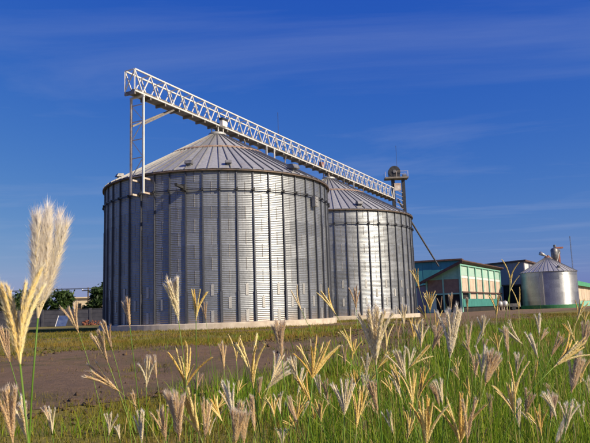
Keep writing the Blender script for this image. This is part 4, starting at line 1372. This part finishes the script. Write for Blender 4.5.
HEADS = [
 ('large white feathery seed head, the biggest, tall against the sky at far left', 38, 317, 50.5, 218, 'w', 15, 12, None, 0.092),
 ('golden open seed head with long fingers at the left edge below the white plume', 20, 363, 4, 268, 'Y', 7, 6.5, 0.49),
 ('blurred straw seed head behind the golden one at the left edge', 10, 362, 1, 325, 'p', 4, 10),
 ('grey-mauve seed head at the bottom left corner', 13, 443, 8, 386, 'p', 5, 7),
 ('narrow straw seed head right of the grey one at bottom left', 27, 440, 22, 393, 'q', 4, 7),
 ('straw seed head left of the silo against the grass below the blue sheet', 78.5, 332.5, 66, 303, 'p', 5, 11),
 ('forked dry seed head leaning left in front of the dirt track', 108, 363, 95, 332, 'p', 4, 14),
 ('slim dry seed head left of the near silo base', 112.4, 350, 104.5, 321, 'p', 4, 7),
 ('dry seed head leaning far left over the dirt track', 119, 391, 90, 366, 'p', 4, 6),
 ('pinkish seed head against the left end of the near silo foot', 130, 328, 126, 299, 'p', 5, 8),
 ('pale narrow seed head over the dirt track at left', 146.5, 387, 148.5, 355, 'q', 3, 8),
 ('fuzzy grey seed head curving left beside the pale narrow one', 156.6, 378, 152.5, 354, 'f', 3, 8),
 ('open golden fan of fingers over the dirt track left of centre', 186, 386.5, 187, 343, 'y', 6, 24),
 ('straw seed head between the golden fan and the slim golden head', 224, 369.5, 221, 341, 'p', 4, 9),
 ('slim golden seed head standing left of the bright golden tuft', 236.5, 361, 235, 331, 'y', 2, 4),
 ('large fuzzy grey-mauve seed head at the bottom left of centre', 179.6, 441, 175, 391, 'f', 8, 11, None, 0.085),
 ('golden seed head leaning left beside the large fuzzy grey one', 200, 436, 183, 389, 'y', 6, 12),
 ('small straw seed head directly under the golden fan', 196, 393, 197, 372, 'p', 4, 10),
 ('tiny grey seed head low over the left grass', 136, 411, 133, 390, 'p', 3, 6),
 ('pale seed head at the bottom edge left of the fuzzy grey one', 141.7, 443, 141, 410, 'q', 4, 6),
 ('straw fan at the bottom edge close left of the fuzzy grey head', 166, 441, 160, 409, 'p', 5, 14),
 ('short pale brush-like seed head right of the leaning golden head', 231, 416, 230, 392, 'q', 4, 8),
 ('fuzzy grey seed head leaning right at the bottom under the bright golden tuft', 235, 446, 240, 405, 'f', 6, 9),
 ('small straw seed head tilted right under the bright golden tuft', 219, 416, 226, 405, 'p', 2, 6),
 ('slender straw head at bottom just right of the leaning golden head', 205, 440, 207, 399, 'p', 3, 7),
 ('bright golden tuft left of the tall grey head', 253.5, 388, 246.5, 334, 'y', 4, 9),
 ('tall fuzzy pinkish grey seed head in front of the near silo centre', 282, 360, 277.5, 322, 'f', 6, 7),
 ('wide open golden fan seed head, widest in the middle of the meadow', 312.6, 378, 316, 336, 'y', 8, 33),
 ('closed golden head leaning left under the widest fan', 312, 404, 296, 374, 'y', 3, 5),
 ('closed golden head against the grass under the gap between the silos', 352.4, 351.5, 343, 325, 'y', 3, 5),
 ('single straw spike leaning left beside the widest fan', 351, 365, 338.5, 351, 'y', 1, 2),
 ('straw fan seed head in the middle right of the widest golden fan', 344.4, 415, 345, 379, 'q', 7, 19),
 ('golden seed head low at right of the middle straw fan', 356.5, 428, 360, 388, 'y', 4, 7),
 ('pale seed head leaning left beside the widest fan', 298, 384, 290, 355, 'q', 3, 8),
 ('fuzzy mauve head hanging low beside the bright golden tuft', 259, 395, 260.5, 376, 'f', 4, 9),
 ('small pale fan under the tall grey head', 280.6, 414, 277, 393, 'q', 4, 12),
 ('pale straw head in the grass below the widest fan', 321, 396, 316.5, 375, 'q', 4, 11),
 ('pale straw head just left of the middle straw fan', 328, 402, 324.5, 378, 'p', 4, 9),
 ('grey fuzzy head at the bottom edge left of centre', 244, 445, 243, 409, 'f', 5, 7),
 ('short pale brush at the bottom edge in the centre', 282, 447, 282, 427, 'q', 5, 14),
 ('dry curved spike low under the widest fan', 296, 403, 285, 393, 'p', 1, 2),
 ('cream many-fingered seed head in front of the second silo base', 376, 365, 370, 306, 'q', 8, 10, None, 0.09),
 ('slim golden head right of the cream many-fingered one', 386.5, 351, 384.5, 320, 'y', 3, 5),
 ('small dry head in front of the track right of the second silo', 398, 339, 396.5, 320, 'p', 3, 6),
 ('pale fanned head leaning left over the right grass', 406, 380, 396, 348, 'q', 5, 11),
 ('closed straw head leaning left in the right grass', 400.6, 397, 392, 371, 'q', 3, 5),
 ('bright golden white-tipped brush at the bottom right of centre', 426.4, 447, 424.5, 395, 'y', 6, 13, None, 0.082),
 ('brown dry head left of the bright golden brush', 377.6, 414, 372, 380, 'p', 4, 5),
 ('golden forked head left of the brown dry head', 361, 415, 366, 385, 'y', 4, 10),
 ('large straw plume in front of the green shed', 450, 358, 456, 306, 'q', 7, 13, None, 0.09),
 ('straw head fanned right, left of the large plume', 432, 351, 440, 327, 'p', 4, 11),
 ('pale head between the second silo and the green shed over the track', 421, 348, 421.5, 321, 'q', 4, 8),
 ('braided grey spike right of the large plume', 468, 350, 468, 322, 'f', 2, 3),
 ('golden open brush at the bottom right, right of the white-tipped one', 460, 444, 460, 395, 'y', 6, 19),
 ('dry spike crossing the golden brush at bottom right', 467, 443, 472, 395, 'p', 2, 5),
 ('dim straw head right of centre above the white-tipped brush', 442.6, 405, 437.5, 378, 'q', 4, 11),
 ('mauve-tipped seed head with yellow foot in the right grass', 485, 386, 495, 352, 'f', 6, 14),
 ('upright golden head left of the mauve pair at right', 498.4, 354, 496, 332, 'y', 3, 6),
 ('upright mauve-grey head beside the upright golden one at right', 508, 355, 506.6, 328, 'f', 3, 5),
 ('tall slim golden spike standing alone in the right grass', 514.7, 398, 515, 355, 'y', 2, 2),
 ('big golden head leaning right at the right edge', 554, 367, 587, 340, 'y', 5, 7, None, 0.085),
 ('dark mauve and gold head at the right edge under the leaning golden one', 571.6, 393, 581, 355, 'f', 5, 12),
 ('mauve head leaning right above the meadow at right', 551, 357, 562, 334, 'p', 3, 5),
 ('slim straw spike in the right grass below the small silo', 535, 380, 536, 356, 'y', 2, 3),
 ('small forked mauve head low in the right grass', 525.5, 415, 528, 389, 'p', 4, 12),
 ('dim straw fan low in the right grass', 518.8, 428, 517, 398, 'q', 5, 13),
 ('mauve head low near the right edge', 551, 420, 557, 394, 'f', 5, 12),
 ('whitish slim head at the bottom right corner', 555, 446, 563, 417, 'w', 2, 4),
 ('dark mauve head at the bottom right corner', 575.6, 446, 576.5, 423, 'f', 4, 9),
 ('single straw spike leaning right of the golden open brush', 470, 421, 480, 401, 'y', 1, 2),
 ('dry head in front of the shed facade on the right of the plume', 475.4, 378, 478, 353, 'p', 4, 8),
 ('small mauve head above the meadow under the small silo', 540.4, 341, 548, 329, 'f', 3, 8),
 ('large dusky head cut by the right edge', 583, 348, 589, 322, 'f', 5, 12),
 ('golden closed head leaning left against the edge of the second silo', 419.3, 289, 412.8, 267, 'y', 3, 5),
 ('golden brush in front of the left side of the green shed', 430, 312, 428, 290, 'y', 6, 12),
 ('golden head leaning left at the foot of the second silo', 426, 320, 421.5, 304, 'y', 3, 9),
 ('golden upright spike left of the large plume', 436, 331, 436, 307, 'y', 2, 4),
 ('straw brush in front of the second silo foot', 403.7, 326, 403, 304, 'q', 5, 10),
 ('golden brush over the track under the green shed', 416, 337, 415, 317, 'y', 5, 11),
 ('dry head in front of the shed doors', 450.5, 313, 449.5, 293, 'p', 3, 6),
 ('dry drooping head against the lit side of the green shed', 467.7, 312, 465.5, 297, 'p', 3, 6),
 ('small dry head leaning left in front of the shaded shed end', 441, 309, 438.5, 297, 'p', 2, 6),
 ('pair of golden spikes highest in front of the grey hall', 510, 281, 509.5, 257, 'y', 2, 4),
 ('golden spike leaning right in front of the grey hall', 509.6, 293, 515.5, 271, 'y', 2, 3),
 ('two parallel golden spikes left of the small silo', 518.8, 309, 519, 286, 'y', 2, 5),
 ('golden fork in front of the white tank', 496.4, 317, 496, 294, 'y', 3, 8),
 ('pale slim head leaning left against the right part of the near silo', 301.6, 310.5, 289.5, 286, 'q', 2, 3),
 ('golden head leaning left between the two silos', 335.6, 314, 320, 290, 'y', 3, 5),
 ('straw head against the lower part of the second silo', 356.3, 310, 354.5, 286, 'p', 4, 6),
 ('tall pale brush in front of the near silo, left of centre', 178.5, 320.5, 173.5, 276, 'q', 7, 12, None, 0.09),
 ('golden narrow head right of the pale brush on the near silo', 196, 321, 197, 287, 'y', 4, 7),
 ('fuzzy grey head beside the golden narrow one on the near silo', 206, 321, 203.5, 303, 'f', 3, 7),
]
for h in HEADS:
    stalk(*h)

# more small heads deep in the meadow, thick on the right
MARKS = [(95, 'below the dark wall'), (150, "below the near silo's left side"), (215, "below the near silo's middle"), (275, "below the near silo's bright stripe"),
         (330, "below the near silo's right side"), (370, "below the second silo's left side"), (415, "below the second silo's right side"), (461, 'below the shaded shed end'),
         (500, 'below the lit shed side'), (527, 'below the grey hall'), (560, 'below the small silo'), (999, 'near the right edge')]
TONE = {'y': 'golden', 'q': 'cream', 'p': 'straw', 'f': 'mauve'}
NUM = {3: 'five', 4: 'six', 5: 'eight', 6: 'ten'}      # spikes after thickening
gf = random.Random(321)
nfill = 0
used_labels = set()
while nfill < 90:
    x = 590 * gf.random() ** 0.62
    lo = 436 - 100 * min(1, max(0, (x - 150) / 330))
    y = gf.uniform(lo - 18, 440)
    if gf.random() > 0.25 + 0.75 * min(1, max(0, (x - 120) / 300)):
        continue
    D = gf.uniform(1.45, 3.5)
    ln = gf.uniform(0.07, 0.09)
    dy = F_PX * ln / D
    dx = gf.gauss(0.0, 0.42) * dy
    # keep the stalk's head above the ground at that depth
    if at(x, y, D).z < 0.12 or at(x, y, D).z > 0.95:
        continue
    kd, ns = gf.choice('yqpyfqyqy'), gf.randint(3, 6)
    lean = 'leaning left' if dx < -0.2 * dy else 'leaning right' if dx > 0.2 * dy else 'upright'
    row = 'at the bottom edge' if y > 420 else 'low in the grass' if y > 392 else 'in mid meadow' if y > 362 else 'high near the track'
    lab = f"{TONE[kd]} {NUM[ns]}-spiked seed head {lean} {row} {next(m for p, m in MARKS if x < p)}"
    if lab in used_labels:
        continue
    used_labels.add(lab)
    stalk(lab, x, y, x + dx, y - dy, kd, ns, gf.uniform(4, 10), D, ln, 'small seed heads crowding the meadow')
    nfill += 1
